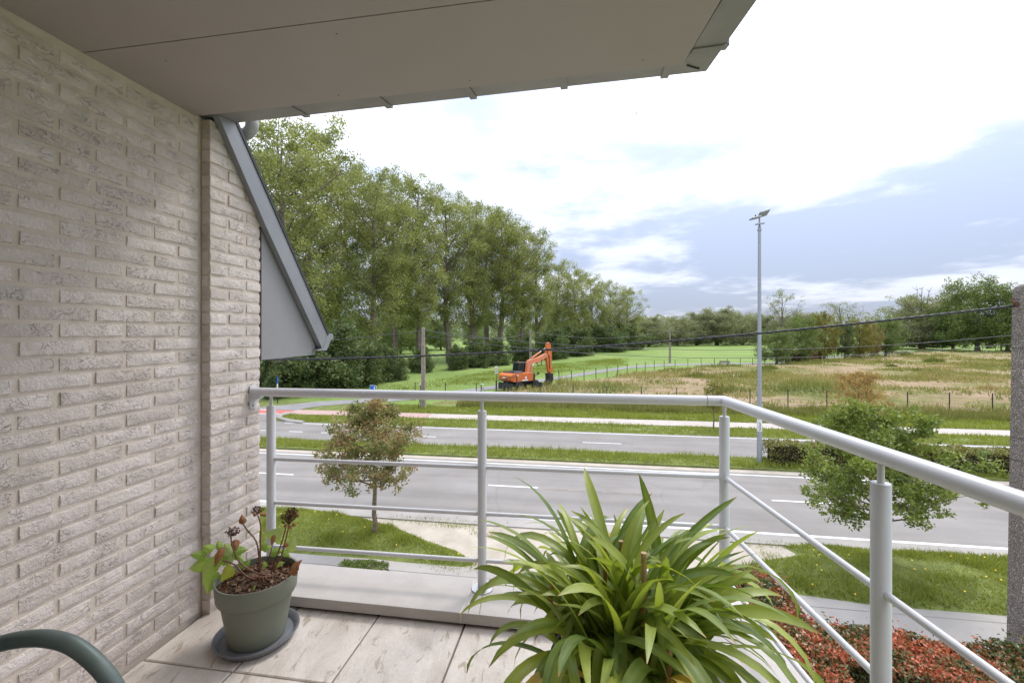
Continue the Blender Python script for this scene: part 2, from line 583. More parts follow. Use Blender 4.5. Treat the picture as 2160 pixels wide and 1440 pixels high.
M['grass_soil'] = surf('grass_floor', (0.10, 0.12, 0.03), (0.18, 0.215, 0.05), 1.7, 8, 0.95, 0.6, 25, 0.03)
m, nt, b, out = mk('meadow'); M['meadow'] = m
p = pos(nt)
c = rampn(nt, noise(nt, p, 0.045, 8, 0.6), [(0.3, (0.15, 0.22, 0.06)), (0.52, (0.205, 0.285, 0.085)), (0.72, (0.27, 0.33, 0.115))])
c = mixc(nt, 1.0, c, rampn(nt, noise(nt, p, 1.6, 6, 0.7), [(0.3, (0.78, 0.80, 0.75)), (0.7, (1.12, 1.1, 1.05))]), 'MULTIPLY')
nt.links.new(c, b.inputs['Base Color'])
b.inputs['Roughness'].default_value = 0.95
b.inputs['Specular IOR Level'].default_value = 0.1
bumpn(nt, b, noise(nt, p, 5, 8, 0.7), 0.8, 0.15)
m, nt, b, out = mk('rough_field'); M['field'] = m
p = pos(nt)
c = rampn(nt, noise(nt, p, 0.07, 9, 0.62), [(0.34, (0.16, 0.18, 0.06)), (0.45, (0.25, 0.24, 0.10)), (0.53, (0.37, 0.285, 0.175)), (0.68, (0.46, 0.35, 0.245))])
c = mixc(nt, 1.0, c, rampn(nt, noise(nt, p, 1.5, 8, 0.7), [(0.3, (0.62, 0.62, 0.6)), (0.7, (1.15, 1.12, 1.1))]), 'MULTIPLY')
nt.links.new(c, b.inputs['Base Color'])
b.inputs['Roughness'].default_value = 1.0
b.inputs['Specular IOR Level'].default_value = 0.05
bumpn(nt, b, noise(nt, p, 2.5, 8, 0.7), 1.0, 0.3)

M['grass'] = leafmat('grass_blades', [(0.0, (0.13, 0.15, 0.035)), (0.4, (0.225, 0.265, 0.055)), (0.75, (0.325, 0.355, 0.08)), (1.0, (0.46, 0.43, 0.15))], 0.35, 0.6, 0.2, 0.9, 0.45)
M['weeds'] = leafmat('field_weeds', [(0.0, (0.08, 0.115, 0.035)), (0.3, (0.18, 0.205, 0.06)), (0.56, (0.30, 0.285, 0.11)), (0.80, (0.43, 0.335, 0.195)), (1.0, (0.33, 0.205, 0.125))], 0.3, 0.8, 0.1, 0.13, 0.55)
M['brown_weeds'] = leafmat('ditch_weeds', [(0.0, (0.10, 0.12, 0.04)), (0.45, (0.20, 0.22, 0.07)), (0.75, (0.30, 0.27, 0.11)), (1.0, (0.31, 0.19, 0.12))], 0.3, 0.8, 0.1, 0.3, 0.4)
M['poplar'] = leafmat('poplar_leaf', [(0.0, (0.09, 0.115, 0.04)), (0.3, (0.18, 0.21, 0.075)), (0.6, (0.30, 0.32, 0.12)), (0.9, (0.42, 0.42, 0.16)), (1.0, (0.54, 0.43, 0.14))], 0.42, 0.45, 0.35, 0.10, 0.45)
M['willow'] = leafmat('willow_leaf', [(0.0, (0.15, 0.17, 0.09)), (0.4, (0.24, 0.255, 0.14)), (0.75, (0.32, 0.325, 0.19)), (1.0, (0.42, 0.41, 0.25))], 0.3, 0.6, 0.2, 0.15, 0.4)
M['broad'] = leafmat('broad_leaf', [(0.0, (0.08, 0.12, 0.035)), (0.45, (0.15, 0.205, 0.06)), (0.8, (0.23, 0.28, 0.08)), (1.0, (0.34, 0.32, 0.10))], 0.3, 0.5, 0.3, 0.15, 0.4)
M['shrub'] = leafmat('shrub_leaf', [(0.0, (0.05, 0.075, 0.028)), (0.5, (0.105, 0.145, 0.05)), (0.85, (0.17, 0.21, 0.07)), (1.0, (0.26, 0.27, 0.10))], 0.25, 0.5, 0.3, 0.3, 0.4)
M['far_wood'] = leafmat('far_wood', [(0.0, (0.15, 0.18, 0.11)), (0.5, (0.22, 0.25, 0.15)), (1.0, (0.30, 0.32, 0.19))], 0.25, 0.7, 0.1, 0.04, 0.5)
M['autumn'] = leafmat('autumn_maple', [(0.0, (0.10, 0.14, 0.045)), (0.42, (0.20, 0.235, 0.08)), (0.58, (0.31, 0.24, 0.12)), (0.80, (0.45, 0.27, 0.15)), (1.0, (0.56, 0.37, 0.20))], 0.3, 0.6, 0.2, 1.3, 0.5)
M['maple'] = leafmat('green_maple', [(0.0, (0.085, 0.125, 0.03)), (0.4, (0.17, 0.225, 0.05)), (0.75, (0.29, 0.34, 0.07)), (1.0, (0.46, 0.45, 0.12))], 0.33, 0.5, 0.35, 1.0, 0.45)
M['sap_green'] = leafmat('sapling_leaf', [(0.0, (0.11, 0.12, 0.03)), (0.6, (0.22, 0.21, 0.05)), (1.0, (0.32, 0.25, 0.08))], 0.35, 0.6, 0.2, 0.8, 0.3)
M['muted_orange'] = leafmat('muted_orange_leaf', [(0.0, (0.15, 0.14, 0.05)), (0.5, (0.27, 0.22, 0.09)), (1.0, (0.38, 0.28, 0.12))], 0.3, 0.6, 0.2, 0.4, 0.3)
M['sap_orange'] = leafmat('orange_sapling_leaf', [(0.0, (0.20, 0.17, 0.06)), (0.5, (0.38, 0.25, 0.10)), (1.0, (0.50, 0.34, 0.14))], 0.35, 0.6, 0.2, 0.6, 0.3)
M['photinia'] = leafmat('photinia_leaf', [(0.0, (0.04, 0.06, 0.018)), (0.36, (0.085, 0.115, 0.03)), (0.52, (0.20, 0.13, 0.05)), (0.72, (0.46, 0.105, 0.05)), (1.0, (0.58, 0.21, 0.09))], 0.22, 0.35, 0.5, 2.0, 0.18)
M['beech'] = leafmat('hedge_leaf', [(0.0, (0.08, 0.10, 0.03)), (0.5, (0.20, 0.20, 0.055)), (0.85, (0.34, 0.30, 0.09)), (1.0, (0.42, 0.29, 0.11))], 0.28, 0.5, 0.3, 1.2, 0.4)
M['box'] = leafmat('box_leaf', [(0.0, (0.045, 0.07, 0.014)), (0.5, (0.10, 0.14, 0.025)), (1.0, (0.18, 0.22, 0.045))], 0.25, 0.5, 0.3, 3, 0.3)
M['copper'] = leafmat('copper_hedge', [(0.0, (0.13, 0.06, 0.04)), (0.6, (0.24, 0.12, 0.08)), (1.0, (0.30, 0.18, 0.10))], 0.25, 0.7, 0.1, 0.3, 0.4)
M['flower'] = surf('yellow_flower', (0.75, 0.5, 0.03), (0.8, 0.6, 0.05), 5)
M['bark'] = surf('grey_bark', (0.13, 0.105, 0.08), (0.235, 0.195, 0.155), 2.2, 8, 0.95, 0.8, 14, 0.05)
M['bark_tree'] = surf('young_bark', (0.125, 0.095, 0.06), (0.24, 0.20, 0.14), 14, 7, 0.9, 0.8, 40, 0.01)
M['twig'] = surf('dead_twig', (0.13, 0.11, 0.10), (0.19, 0.165, 0.145), 3)
M['galv'] = surf('galvanised', (0.32, 0.345, 0.38), (0.42, 0.445, 0.48), 18, 6, 0.5, metallic=0.3)
m, nt, b, out = mk('pole_concrete'); M['pole'] = m
p = pos(nt)
c = rampn(nt, noise(nt, p, 5, 6, 0.6), [(0.3, (0.12, 0.10, 0.08)), (0.7, (0.19, 0.162, 0.135))])
spk = noise(nt, p, 42, 4, 0.7)
c = mixc(nt, rampn(nt, spk, [(0.52, (0, 0, 0)), (0.62, (1, 1, 1))]), c, (0.52, 0.46, 0.40))
c = mixc(nt, rampn(nt, noise(nt, p, 55, 4, 0.7), [(0.32, (1, 1, 1)), (0.44, (0, 0, 0))]), c, (0.08, 0.065, 0.055))
nt.links.new(c, b.inputs['Base Color']); b.inputs['Roughness'].default_value = 0.95
bumpn(nt, b, spk, 0.8, 0.01)
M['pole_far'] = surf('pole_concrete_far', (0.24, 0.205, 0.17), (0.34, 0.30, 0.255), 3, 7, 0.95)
M['cable'] = surf('black_cable', (0.022, 0.022, 0.025), (0.035, 0.035, 0.04), 10, 3, 0.45)
M['wire'] = surf('grey_wire', (0.08, 0.08, 0.085), (0.10, 0.10, 0.105), 2, 3, 0.5)
M['fence'] = surf('dark_fence', (0.028, 0.032, 0.03), (0.045, 0.05, 0.047), 5, 3, 0.5)
M['rust'] = surf('rust', (0.09, 0.04, 0.02), (0.18, 0.09, 0.05), 40, 4, 0.9)
M['blue'] = surf('sign_blue', (0.01, 0.13, 0.50), (0.015, 0.15, 0.55), 3, 3, 0.4)
M['white'] = surf('sign_white', (0.75, 0.75, 0.74), (0.8, 0.8, 0.79), 3, 3, 0.4)
M['red'] = surf('sign_red', (0.5, 0.03, 0.03), (0.55, 0.04, 0.04), 3, 3, 0.4)
M['orange'] = surf('orange_paint', (0.56, 0.14, 0.04), (0.68, 0.19, 0.05), 1.2, 8, 0.5, fleck=(0.42, 0.13, 0.05), fscale=4)
M['orange_faded'] = surf('faded_orange_paint', (0.66, 0.23, 0.11), (0.72, 0.28, 0.15), 2.5, 6, 0.55)
M['dark_metal'] = surf('dark_metal', (0.022, 0.023, 0.026), (0.045, 0.045, 0.05), 3, 5, 0.5)
M['tyre'] = surf('tyre', (0.018, 0.018, 0.018), (0.035, 0.033, 0.03), 5, 5, 0.85)
M['glass'] = surf('cab_glass', (0.02, 0.028, 0.028), (0.03, 0.04, 0.04), 1, 2, 0.08, spec=0.6)
M['chrome'] = surf('piston_rod', (0.7, 0.7, 0.7), (0.78, 0.78, 0.78), 2, 2, 0.15, metallic=0.9)
M['yellow'] = surf('yellow_sticker', (0.75, 0.5, 0.03), (0.8, 0.55, 0.04), 3)
M['blue_tape'] = surf('blue_tape', (0.02, 0.13, 0.45), (0.03, 0.16, 0.5), 3)

# ================================================================== GROUND AND STREET
rng = np.random.default_rng(7)
random.seed(5)


def sheet(name, pts, z, mat, parent=None):
    me = bpy.data.meshes.new(name)
    me.from_pydata([(p[0], p[1], z) for p in pts], [], [tuple(range(len(pts)))])
    me.update()
    if me.polygons[0].normal.z < 0:
        me.flip_normals()
    return link(name, me, mat, parent)


def strip(u0, u1, v0, v1, n=1):
    return [UV(u0, v0), UV(u1, v0), UV(u1, v1), UV(u0, v1)]


def inside(px, py, poly):
    px = np.asarray(px); py = np.asarray(py)
    r = np.zeros(len(px), dtype=bool)
    n = len(poly)
    for i in range(n):
        x0, y0 = poly[i][0], poly[i][1]; x1, y1 = poly[(i + 1) % n][0], poly[(i + 1) % n][1]
        cnd = ((y0 > py) != (y1 > py)) & (px < (x1 - x0) * (py - y0) / (y1 - y0 + 1e-12) + x0)
        r ^= cnd
    return r


UMIN, UMAX = -70.0, 110.0
S = 'structure'
# the big sheet, meadow out to the horizon
o = sheet('ground', [(-2500, -60), (2500, -60), (2500, 4000), (-2500, 4000)], -0.02, M['meadow'])
tag(o, 'green meadow and level ground stretching to the far trees', 'ground', kind=S)

# rough field with soft mounds
field_px = [(905, 849), (1000, 846), (1050, 834), (1110, 822), (1180, 808), (1280, 797), (1343, 787), (1400, 779), (1500, 772), (1640, 770), (1700, 761), (1800, 752), (1900, 744), (2078, 741), (2300, 741)]
field_poly = [G(a, b)[:2] for a, b in field_px] + [UV(UMAX, 38.2)[:2]]
fp = np.array(field_poly)


def field_z(x, y):
    e = 0.55 * (vnoise(x * 0.16, y * 0.16, 3) - 0.35) + 0.25 * (vnoise(x * 0.5, y * 0.5, 4) - 0.4)
    vv = x * SN + y * CS
    ditch = -0.35 * np.exp(-((vv - 40.3) / 0.9) ** 2)
    return np.maximum(e * np.clip((vv - 40.5) / 4, 0, 1), 0.0) + 0.02


gx = np.arange(-14, 190, 1.5); gy = np.arange(26, 150, 1.5)
GX, GY = np.meshgrid(gx, gy, indexing='ij')
GZ = field_z(GX, GY)
ins = inside(GX.ravel(), GY.ravel(), field_poly).reshape(GX.shape)
GZ = np.where(ins, GZ, -0.06)
mbv = np.stack([GX, GY, GZ], -1).reshape(-1, 3)
fidx = []
nyg = len(gy)
for i in range(len(gx) - 1):
    for j in range(nyg - 1):
        if ins[i, j] or ins[i + 1, j] or ins[i, j + 1] or ins[i + 1, j + 1]:
            a = i * nyg + j
            fidx.append((a, a + nyg, a + nyg + 1, a + 1))
me = bpy.data.meshes.new('rough_field')
me.from_pydata([tuple(q) for q in mbv], [], fidx)
used = np.zeros(len(mbv), dtype=bool)
me.polygons.foreach_set('use_smooth', [True] * len(me.polygons))
bm = bmesh.new(); bm.from_mesh(me)
bmesh.ops.delete(bm, geom=[v for v in bm.verts if not v.link_faces], context='VERTS')
bm.to_mesh(me); bm.free()
o = link('rough_field', me, M['field'])
tag(o, 'rough field of mown straw, dry weeds and tufts behind the wire fence', 'field', kind=S)

# verge between far road and field
o = sheet('grass_verge', strip(UMIN, UMAX, 30.35, 39.5), -0.006, M['grass_soil'])
tag(o, 'grass verge on both sides of the cycle path', 'verge', kind=S)

# near and far carriageways with their painted lines
road_n = sheet('road', strip(UMIN, UMAX, 15.2, 23.3), 0.0, M['asphalt'])
tag(road_n, 'near grey asphalt carriageway with dashed white centre line', 'road', kind=S)
road_f = sheet('road', strip(UMIN, UMAX, 25.2, 30.45), 0.003, M['asphalt'])
tag(road_f, 'far grey asphalt carriageway beyond the grass median', 'road', kind=S)


def line(parent, u0, u1, v, w, mat='paint', name='lane_dash', z=0.008):
    return sheet(name, strip(u0, u1, v - w / 2, v + w / 2), z, M[mat], parent)


line(road_n, UMIN, UMAX, 16.02, 0.16, name='edge_line')
line(road_n, UMIN, UMAX, 22.4, 0.13, name='edge_line')
u0 = to_u(1030, 19.2); per = to_u(1628, 19.2) - u0; dl = to_u(1135, 19.2) - u0
for k in range(-3, 6):
    line(road_n, u0 + k * per, u0 + k * per + dl, 19.2, 0.13)
    if k in (-2, -1, 0, 1, 2):
        line(road_n, u0 + k * per + dl + 0.3, u0 + k * per + dl + (4.5, 2.4, 3.3)[k % 3], 19.14, 0.10, 'orange_mark', 'worn_marking', 0.006)
line(road_f, to_u(600, 30.1), UMAX, 30.1, 0.13, name='edge_line', z=0.011)
for a, b_ in ((548, 562), (610, 638), (677, 705), (875, 920), (1229, 1311)):
    line(road_f, to_u(a, 27.5), to_u(b_, 27.5), 27.5, 0.12, z=0.011)
ua = to_u(1229, 27.5); pf = 12.3
for k in range(1, 6):
    line(road_f, ua + k * pf, ua + k * pf + 2.4, 27.5, 0.12, z=0.011)

# median: raised grass bed between the carriageways
mb = MB()
mb.prism([UV(UMIN, 23.25, -0.01), UV(UMAX, 23.25, -0.01), UV(UMAX, 25.3, -0.01), UV(UMIN, 25.3, -0.01)], (0, 0, 0.10))
o = mb.build('median', M['grass_soil'])
tag(o, 'grass median strip between the two carriageways', 'median', kind=S)
o2 = sheet('gravel_edge', strip(UMIN, UMAX, 22.75, 23.35), 0.005, M['dirt'], o)

# cycle path: pink pavers near the junction, pale concrete further right
uc = to_u(640, 34.2); ud = to_u(905, 34.2)
cyc = sheet('cycle_path', strip(ud, UMAX, 33.35, 35.3), 0.012, M['cycle'])
tag(cyc, 'pale concrete cycle path running beyond the far road', 'path', kind=S)
o = sheet('paver_path', strip(uc - 1.5, ud, 33.35, 35.3), 0.012, M['pink_paver'])
tag(o, 'pink paved stretch of cycle path beside the road junction', 'path', kind=S)

# side road and field path: one winding ribbon
far_e = [(540, 859), (590, 855), (667, 847), (755, 842), (850, 834), (920, 828), (985, 821), (1057, 811), (1135, 800), (1178, 794), (1225, 786.5), (1275, 779), (1325, 772.5), (1362, 769.5), (1412, 767.5), (1475, 766.5), (1540, 765), (1620, 765), (1680, 759.5), (1750, 752), (1850, 742.5), (1920, 739)]
near_e = [(622, 866), (648, 860), (682, 856), (728, 852), (790, 849), (857, 844), (930, 837), (1000, 826), (1046, 820), (1135, 806), (1180, 799.5), (1225, 792.5), (1275, 784.5), (1325, 777), (1362, 774), (1412, 771), (1475, 769.5), (1540, 768), (1620, 768), (1680, 763), (1750, 755), (1850, 745), (1920, 741)]
road_pts = [G(*q) for q in far_e] + [G(*q) for q in near_e[::-1]]
o = sheet('side_road', road_pts, 0.016, M['asphalt_old'])
tag(o, 'narrow asphalt lane curving past the excavator into the meadow', 'lane', kind=S)
mouth = [G(540, 859), G(622, 866), G(607, 872), G(592, 879), G(597, 886), G(625, 893), G(540, 893)]
mouth = [G(470, 862)] + mouth[:-1] + [UV(to_u(625, 30.4), 30.4), UV(to_u(420, 30.4), 30.4)]
o = sheet('junction', mouth, 0.009, M['asphalt'])
tag(o, 'asphalt road junction at the left behind the railing', 'junction', kind=S)
red = sheet('red_crossing', [G(470, 864), G(575, 864.5), G(622, 866), G(602, 871.5), G(470, 872)], 0.020, M['red_paint'])
tag(red, 'red painted cycle crossing over the side road mouth', 'marking', kind=S)
sheet('edge_line', [G(470, 863), G(575, 863.4), G(575, 864.4), G(470, 864)], 0.021, M['paint'], red)
sheet('edge_line', [G(470, 872.2), G(590, 872), G(588, 873), G(470, 873.2)], 0.021, M['paint'], red)
kerb = MB()
kp = [G(640, 892.5), G(612, 889.5), G(594, 885), G(587, 880.5), G(594, 876.5), G(612, 873.5)]
kerb.tube([(a[0], a[1], 0.0) for a in kp], 0.22, 6)
o = kerb.build('kerb', M['concrete'])
tag(o, 'pale curved kerb round the tip of the grass strip', 'kerb', kind=S)

# near side: gutter strip, sandy ground, pavement
o = sheet('gutter_strip', strip(UMIN, UMAX, 15.2, 15.92), 0.010, M['concrete'])
tag(o, 'concrete gutter strip along the near road edge', 'gutter strip', kind=S)
kst = MB().prism([UV(UMIN, 15.10, -0.02), UV(UMAX, 15.10, -0.02), UV(UMAX, 15.26, -0.02), UV(UMIN, 15.26, -0.02)], (0, 0, 0.09))
kst.build('kerb', M['concrete'], o)
o = sheet('sandy_ground', strip(UMIN, UMAX, 12.0, 15.12), 0.03, M['dirt'])
tag(o, 'bare sandy ground worn between the two lawns', 'ground', kind=S)
pav = sheet('pavement', strip(UMIN, UMAX, 2.5, 12.32), 0.045, M['concrete'])
tag(pav, 'pale concrete pavement below the balcony', 'pavement', kind=S)
for vv in (11.85,):
    sheet('paving_joint', strip(UMIN, UMAX, vv - 0.012, vv + 0.012), 0.049, M['asphalt'], pav)

lawn_l_px = [(300, 1082), (470, 1074), (552, 1074), (640, 1073), (720, 1082), (770, 1094), (830, 1110), (900, 1140), (960, 1160), (1005, 1188), (960, 1192), (880, 1185), (800, 1175), (700, 1168), (552, 1160), (300, 1145)]
lawn_r_px = [(1650, 1148), (1720, 1146), (1850, 1158), (2128, 1175), (2330, 1188), (2600, 1205), (2600, 1330), (2128, 1297), (1840, 1274), (1640, 1245), (1540, 1222), (1560, 1196), (1620, 1180), (1690, 1170)]
lawn_l = [G(a, b, 0.06)[:2] for a, b in lawn_l_px]
lawn_r = [G(a, b, 0.06)[:2] for a, b in lawn_r_px]


def edge_dist(x, y, poly):
    d = np.full(len(x), 1e9)
    n = len(poly)
    for i in range(n):
        a = np.array(poly[i]); b = np.array(poly[(i + 1) % n])
        ab = b - a
        t = np.clip(((x - a[0]) * ab[0] + (y - a[1]) * ab[1]) / (ab @ ab), 0, 1)
        d = np.minimum(d, np.hypot(x - a[0] - t * ab[0], y - a[1] - t * ab[1]))
    return d


def lawn_mesh(name, poly, label, step=0.22, height=0.28):
    pa = np.array(poly)
    xs = np.arange(pa[:, 0].min() - step, pa[:, 0].max() + step, step)
    ys = np.arange(pa[:, 1].min() - step, pa[:, 1].max() + step, step)
    X, Y = np.meshgrid(xs, ys, indexing='ij')
    i_ = inside(X.ravel(), Y.ravel(), poly)
    d = edge_dist(X.ravel(), Y.ravel(), poly)
    z = np.where(i_, 0.046 + height * (1 - np.exp(-d / 0.9)) + 0.05 * (1 - np.exp(-d)) * vnoise(X.ravel() * 1.2, Y.ravel() * 1.2, 9), 0.046 - d * 0.3)
    i_ = i_ | (d < step * 1.5)
    V = np.stack([X.ravel(), Y.ravel(), z], -1)
    n = len(ys)
    fs = []
    I = i_.reshape(X.shape)
    for i in range(len(xs) - 1):
        for j in range(n - 1):
            if I[i, j] or I[i + 1, j] or I[i, j + 1] or I[i + 1, j + 1]:
                a = i * n + j
                fs.append((a, a + n, a + n + 1, a + 1))
    me = bpy.data.meshes.new(name)
    me.from_pydata([tuple(q) for q in V], [], fs)
    me.polygons.foreach_set('use_smooth', [True] * len(fs))
    bm = bmesh.new(); bm.from_mesh(me)
    bmesh.ops.delete(bm, geom=[v for v in bm.verts if not v.link_faces], context='VERTS')
    bm.to_mesh(me); bm.free()
    o = link(name, me, M['grass_soil'])
    tag(o, label, 'lawn', kind=S)
    return o


lawn_mesh('lawn', lawn_l, 'grassy mound round the foot of the autumn maple')
lawn_mesh('lawn', lawn_r, 'grassy mound behind the red hedge at the right')


def lawn_z(x, y, poly, height=0.28):
    d = edge_dist(x, y, poly)
    return 0.05 + height * (1 - np.exp(-d / 0.9))


# ------------------------------------------------------------------ blades
def blades(x, y, z, h, w, lean=0.45, seed=1):
    r = np.random.default_rng(seed)
    n = len(x)
    az = r.uniform(0, 2 * np.pi, n); la = r.uniform(0, 2 * np.pi, n)
    ll = np.abs(r.normal(0, lean, n)) * h
    b0 = np.stack([x - np.cos(az) * w / 2, y - np.sin(az) * w / 2, z - 0.02], -1)
    b1 = np.stack([x + np.cos(az) * w / 2, y + np.sin(az) * w / 2, z - 0.02], -1)
    tp = np.stack([x + np.cos(la) * ll, y + np.sin(la) * ll, z + h * r.uniform(0.75, 1.0, n)], -1)
    return np.stack([b0, b1, tp], 1).reshape(-1, 3)


def scatter_poly(poly, n, seed):
    r = np.random.default_rng(seed)
    pa = np.array(poly)[:, :2]
    out = []
    tot = 0
    while tot < n:
        x = r.uniform(pa[:, 0].min(), pa[:, 0].max(), n * 2); y = r.uniform(pa[:, 1].min(), pa[:, 1].max(), n * 2)
        k = inside(x, y, poly)
        out.append(np.stack([x[k], y[k]], -1)); tot += k.sum()
    return np.concatenate(out)[:n]


def grass_obj(name, label, V, rnd, mat, cat='grass'):
    me = fast_mesh(name, V, 3, rnd)
    o = link(name, me, M[mat])
    tag(o, label, cat, kind='stuff')
    return o


for poly, nm, sd_, dens in ((lawn_l, 'short green grass on the left mound below the railing', 21, 1100), (lawn_r, 'short green grass on the right mound behind the red hedge', 22, 1000)):
    pa = np.array(poly)
    poly_c = [q for q in poly]
    area = 0.5 * abs(np.dot(pa[:, 0], np.roll(pa[:, 1], 1)) - np.dot(pa[:, 1], np.roll(pa[:, 0], 1)))
    q = scatter_poly(poly, int(area * dens), sd_)
    x, y = q[:, 0], q[:, 1]
    keep = edge_dist(x, y, poly) > rng.uniform(-0.05, 0.25, len(x)) * (vnoise(x * 2, y * 2, 8))
    bare = vnoise(x * 0.9, y * 0.9, 31)
    keep &= ~((bare > 0.72) & (rng.uniform(0, 1, len(x)) < 0.6))
    x, y = x[keep], y[keep]
    tuft = vnoise(x * 1.7, y * 1.7, 32)
    h = (0.06 + 0.17 * tuft ** 2) * rng.uniform(0.6, 1.3, len(x))
    V = blades(x, y, lawn_z(x, y, poly), h, rng.uniform(0.02, 0.042, len(x)), 0.6, sd_)
    rn = np.clip(rng.normal(0.5, 0.22, len(x)) + (0.55 - tuft) * 0.3, 0, 1)
    grass_obj('lawn_grass', nm, V, rn, 'grass')

# straggling tufts on the sandy ground
ex = []
for (a, b, n, sx, sy) in ((900, 1098, 500, 1.1, 0.16), (960, 1108, 300, 0.6, 0.12), (1600, 1147, 350, 0.7, 0.15), (1660, 1150, 200, 0.4, 0.1), (960, 1196, 350, 0.5, 0.16), (1040, 1130, 90, 0.2, 0.12), (985, 1186, 280, 0.3, 0.15), (1010, 1124, 60, 0.15, 0.1), (1620, 1170, 90, 0.25, 0.1)):
    c_ = G(a, b, 0.04)
    r_ = np.random.default_rng(a)
    uu, vv = r_.normal(0, sx, n), r_.normal(0, sy, n)
    ex.append(np.stack([c_[0] + uu * CS + vv * SN, c_[1] - uu * SN + vv * CS], -1))
q = np.concatenate(ex)
V = blades(q[:, 0], q[:, 1], np.full(len(q), 0.03), rng.uniform(0.04, 0.13, len(q)), rng.uniform(0.012, 0.025, len(q)), 0.7, 5)
grass_obj('grass_tufts', 'straggling grass tufts on the bare sandy ground', V, np.clip(rng.normal(0.45, 0.2, len(q)), 0, 1), 'grass')

# median, verge strips
def strip_grass(name, label, u_0, u_1, v_0, v_1, n, hmin, hmax, w, mat, seed, z=0.0, mean=0.5, lean=0.45):
    r_ = np.random.default_rng(seed)
    # denser where the picture sees it largest
    uu = r_.uniform(u_0, u_1, n); vv = r_.uniform(v_0, v_1, n)
    k = vnoise(uu * 0.8, vv * 2.0, seed) > r_.uniform(0.0, 0.35, n)
    uu, vv = uu[k], vv[k]
    x = uu * CS + vv * SN; y = -uu * SN + vv * CS
    t = vnoise(uu * 0.5, vv * 1.3, seed + 1)
    h = (hmin + (hmax - hmin) * t) * r_.uniform(0.6, 1.2, len(uu))
    V = blades(x, y, np.full(len(x), z), h, r_.uniform(0.6, 1.3, len(x)) * w, lean, seed)
    rn = np.clip(r_.normal(mean, 0.22, len(x)), 0, 1)
    return grass_obj(name, label, V, rn, mat)


strip_grass('median_grass', 'long green grass growing on the road median', -26, 34, 23.35, 25.2, 26000, 0.14, 0.42, 0.04, 'grass', 41, 0.08, 0.55)
strip_grass('verge_grass', 'green grass strip between the far road and the cycle path', -23.5, 42, 30.5, 33.25, 26000, 0.10, 0.32, 0.05, 'grass', 42, 0.0, 0.6)
strip_grass('verge_grass', 'green grass strip between the cycle path and the field fence', -20, 48, 35.4, 38.8, 30000, 0.12, 0.45, 0.06, 'grass', 43, 0.0, 0.58)
strip_grass('ditch_weeds', 'tall brownish weeds along the ditch in front of the fence', -11, 50, 38.4, 41.6, 22000, 0.4, 1.05, 0.07, 'brown_weeds', 44, 0.0, 0.55, 0.35)

# weeds over the field
q = scatter_poly(field_poly, 150000, 51)
x, y = q[:, 0], q[:, 1]
dist = np.hypot(x, y)
d1 = vnoise(x * 0.10, y * 0.16, 61); d2 = vnoise(x * 0.42, y * 0.6, 62); d3 = vnoise(x * 0.055 + 3, y * 0.09, 63)
wt = np.clip((d1 * 0.55 + d2 * 0.45 - 0.42) * 5.0, 0.04, 1) * np.clip((d3 - 0.25) * 4, 0.12, 1)
k = rng.uniform(0, 1, len(x)) < wt * np.clip(80 / dist, 0.3, 1)
x, y, d1, d2, d3, dist = x[k], y[k], d1[k], d2[k], d3[k], dist[k]
h = (0.20 + 1.25 * np.clip(d1 * 1.6 - 0.5, 0, 1) * d2) * rng.uniform(0.55, 1.25, len(x))
g2 = vnoise(x * 0.09 + 9, y * 0.12, 71); g3 = vnoise(x * 0.3 + 2, y * 0.4, 72)
rn = np.clip(rng.normal(0.52, 0.13, len(x)) + (0.5 - g2) * 0.9 + (0.5 - g3) * 0.35, 0, 1)
# low bushy clumps
cl_ = scatter_poly(field_poly, 55, 57)
cl_ = cl_[(cl_[:, 0] * SN + cl_[:, 1] * CS) > 44]
rr_ = rng.uniform(0.5, 1.6, len(cl_))
idx = np.repeat(np.arange(len(cl_)), 240)
cx_ = cl_[idx] + rng.normal(0, 1, (len(idx), 2)) * rr_[idx][:, None] * np.array([[0.75, 0.5]])
dq = np.hypot(*(cx_ - cl_[idx]).T) / rr_[idx]
hx = np.clip(1.1 - 0.4 * dq, 0.2, 1.1) * rr_[idx] * rng.uniform(0.5, 1, len(idx))
tn = rng.choice([0.05, 0.12, 0.3, 0.5, 0.9], len(cl_), p=[0.3, 0.3, 0.2, 0.1, 0.1])
x = np.concatenate([x, cx_[:, 0]]); y = np.concatenate([y, cx_[:, 1]]); h = np.concatenate([h, hx])
rn = np.concatenate([rn, np.clip(tn[idx] + rng.normal(0, 0.08, len(idx)), 0, 1)])
dist = np.hypot(x, y)
V = blades(x, y, field_z(x, y), h, rng.uniform(0.05, 0.10, len(x)) * (1 + dist / 90), 0.5, 52)
grass_obj('field_weeds', 'dry yellowish grass and weeds standing in the rough field', V, rn, 'weeds', 'weeds')

# meadow texture near the lane: low tufts
bank = [G(a, b)[:2] for a, b in ((560, 846), (700, 838), (850, 828), (985, 817), (1100, 800), (1220, 783), (1330, 770), (1330, 752), (1180, 765), (1050, 778), (900, 800), (760, 818), (600, 828), (552, 832))]
q = scatter_poly(bank, 34000, 81)
x, y = q[:, 0], q[:, 1]
k = edge_dist(x, y, bank) > rng.uniform(0, 9, len(x)) * vnoise(x * 0.2, y * 0.2, 84)
x, y = x[k], y[k]
t = vnoise(x * 0.4, y * 0.4, 82)
V = blades(x, y, np.full(len(x), -0.02), (0.08 + 0.28 * t ** 2) * rng.uniform(0.7, 1.3, len(x)), rng.uniform(0.06, 0.12, len(x)), 0.5, 83)
grass_obj('bank_grass', 'lush grass on the bank between the lane and the poplars', V, np.clip(rng.normal(0.35, 0.18, len(x)), 0, 1), 'grass')

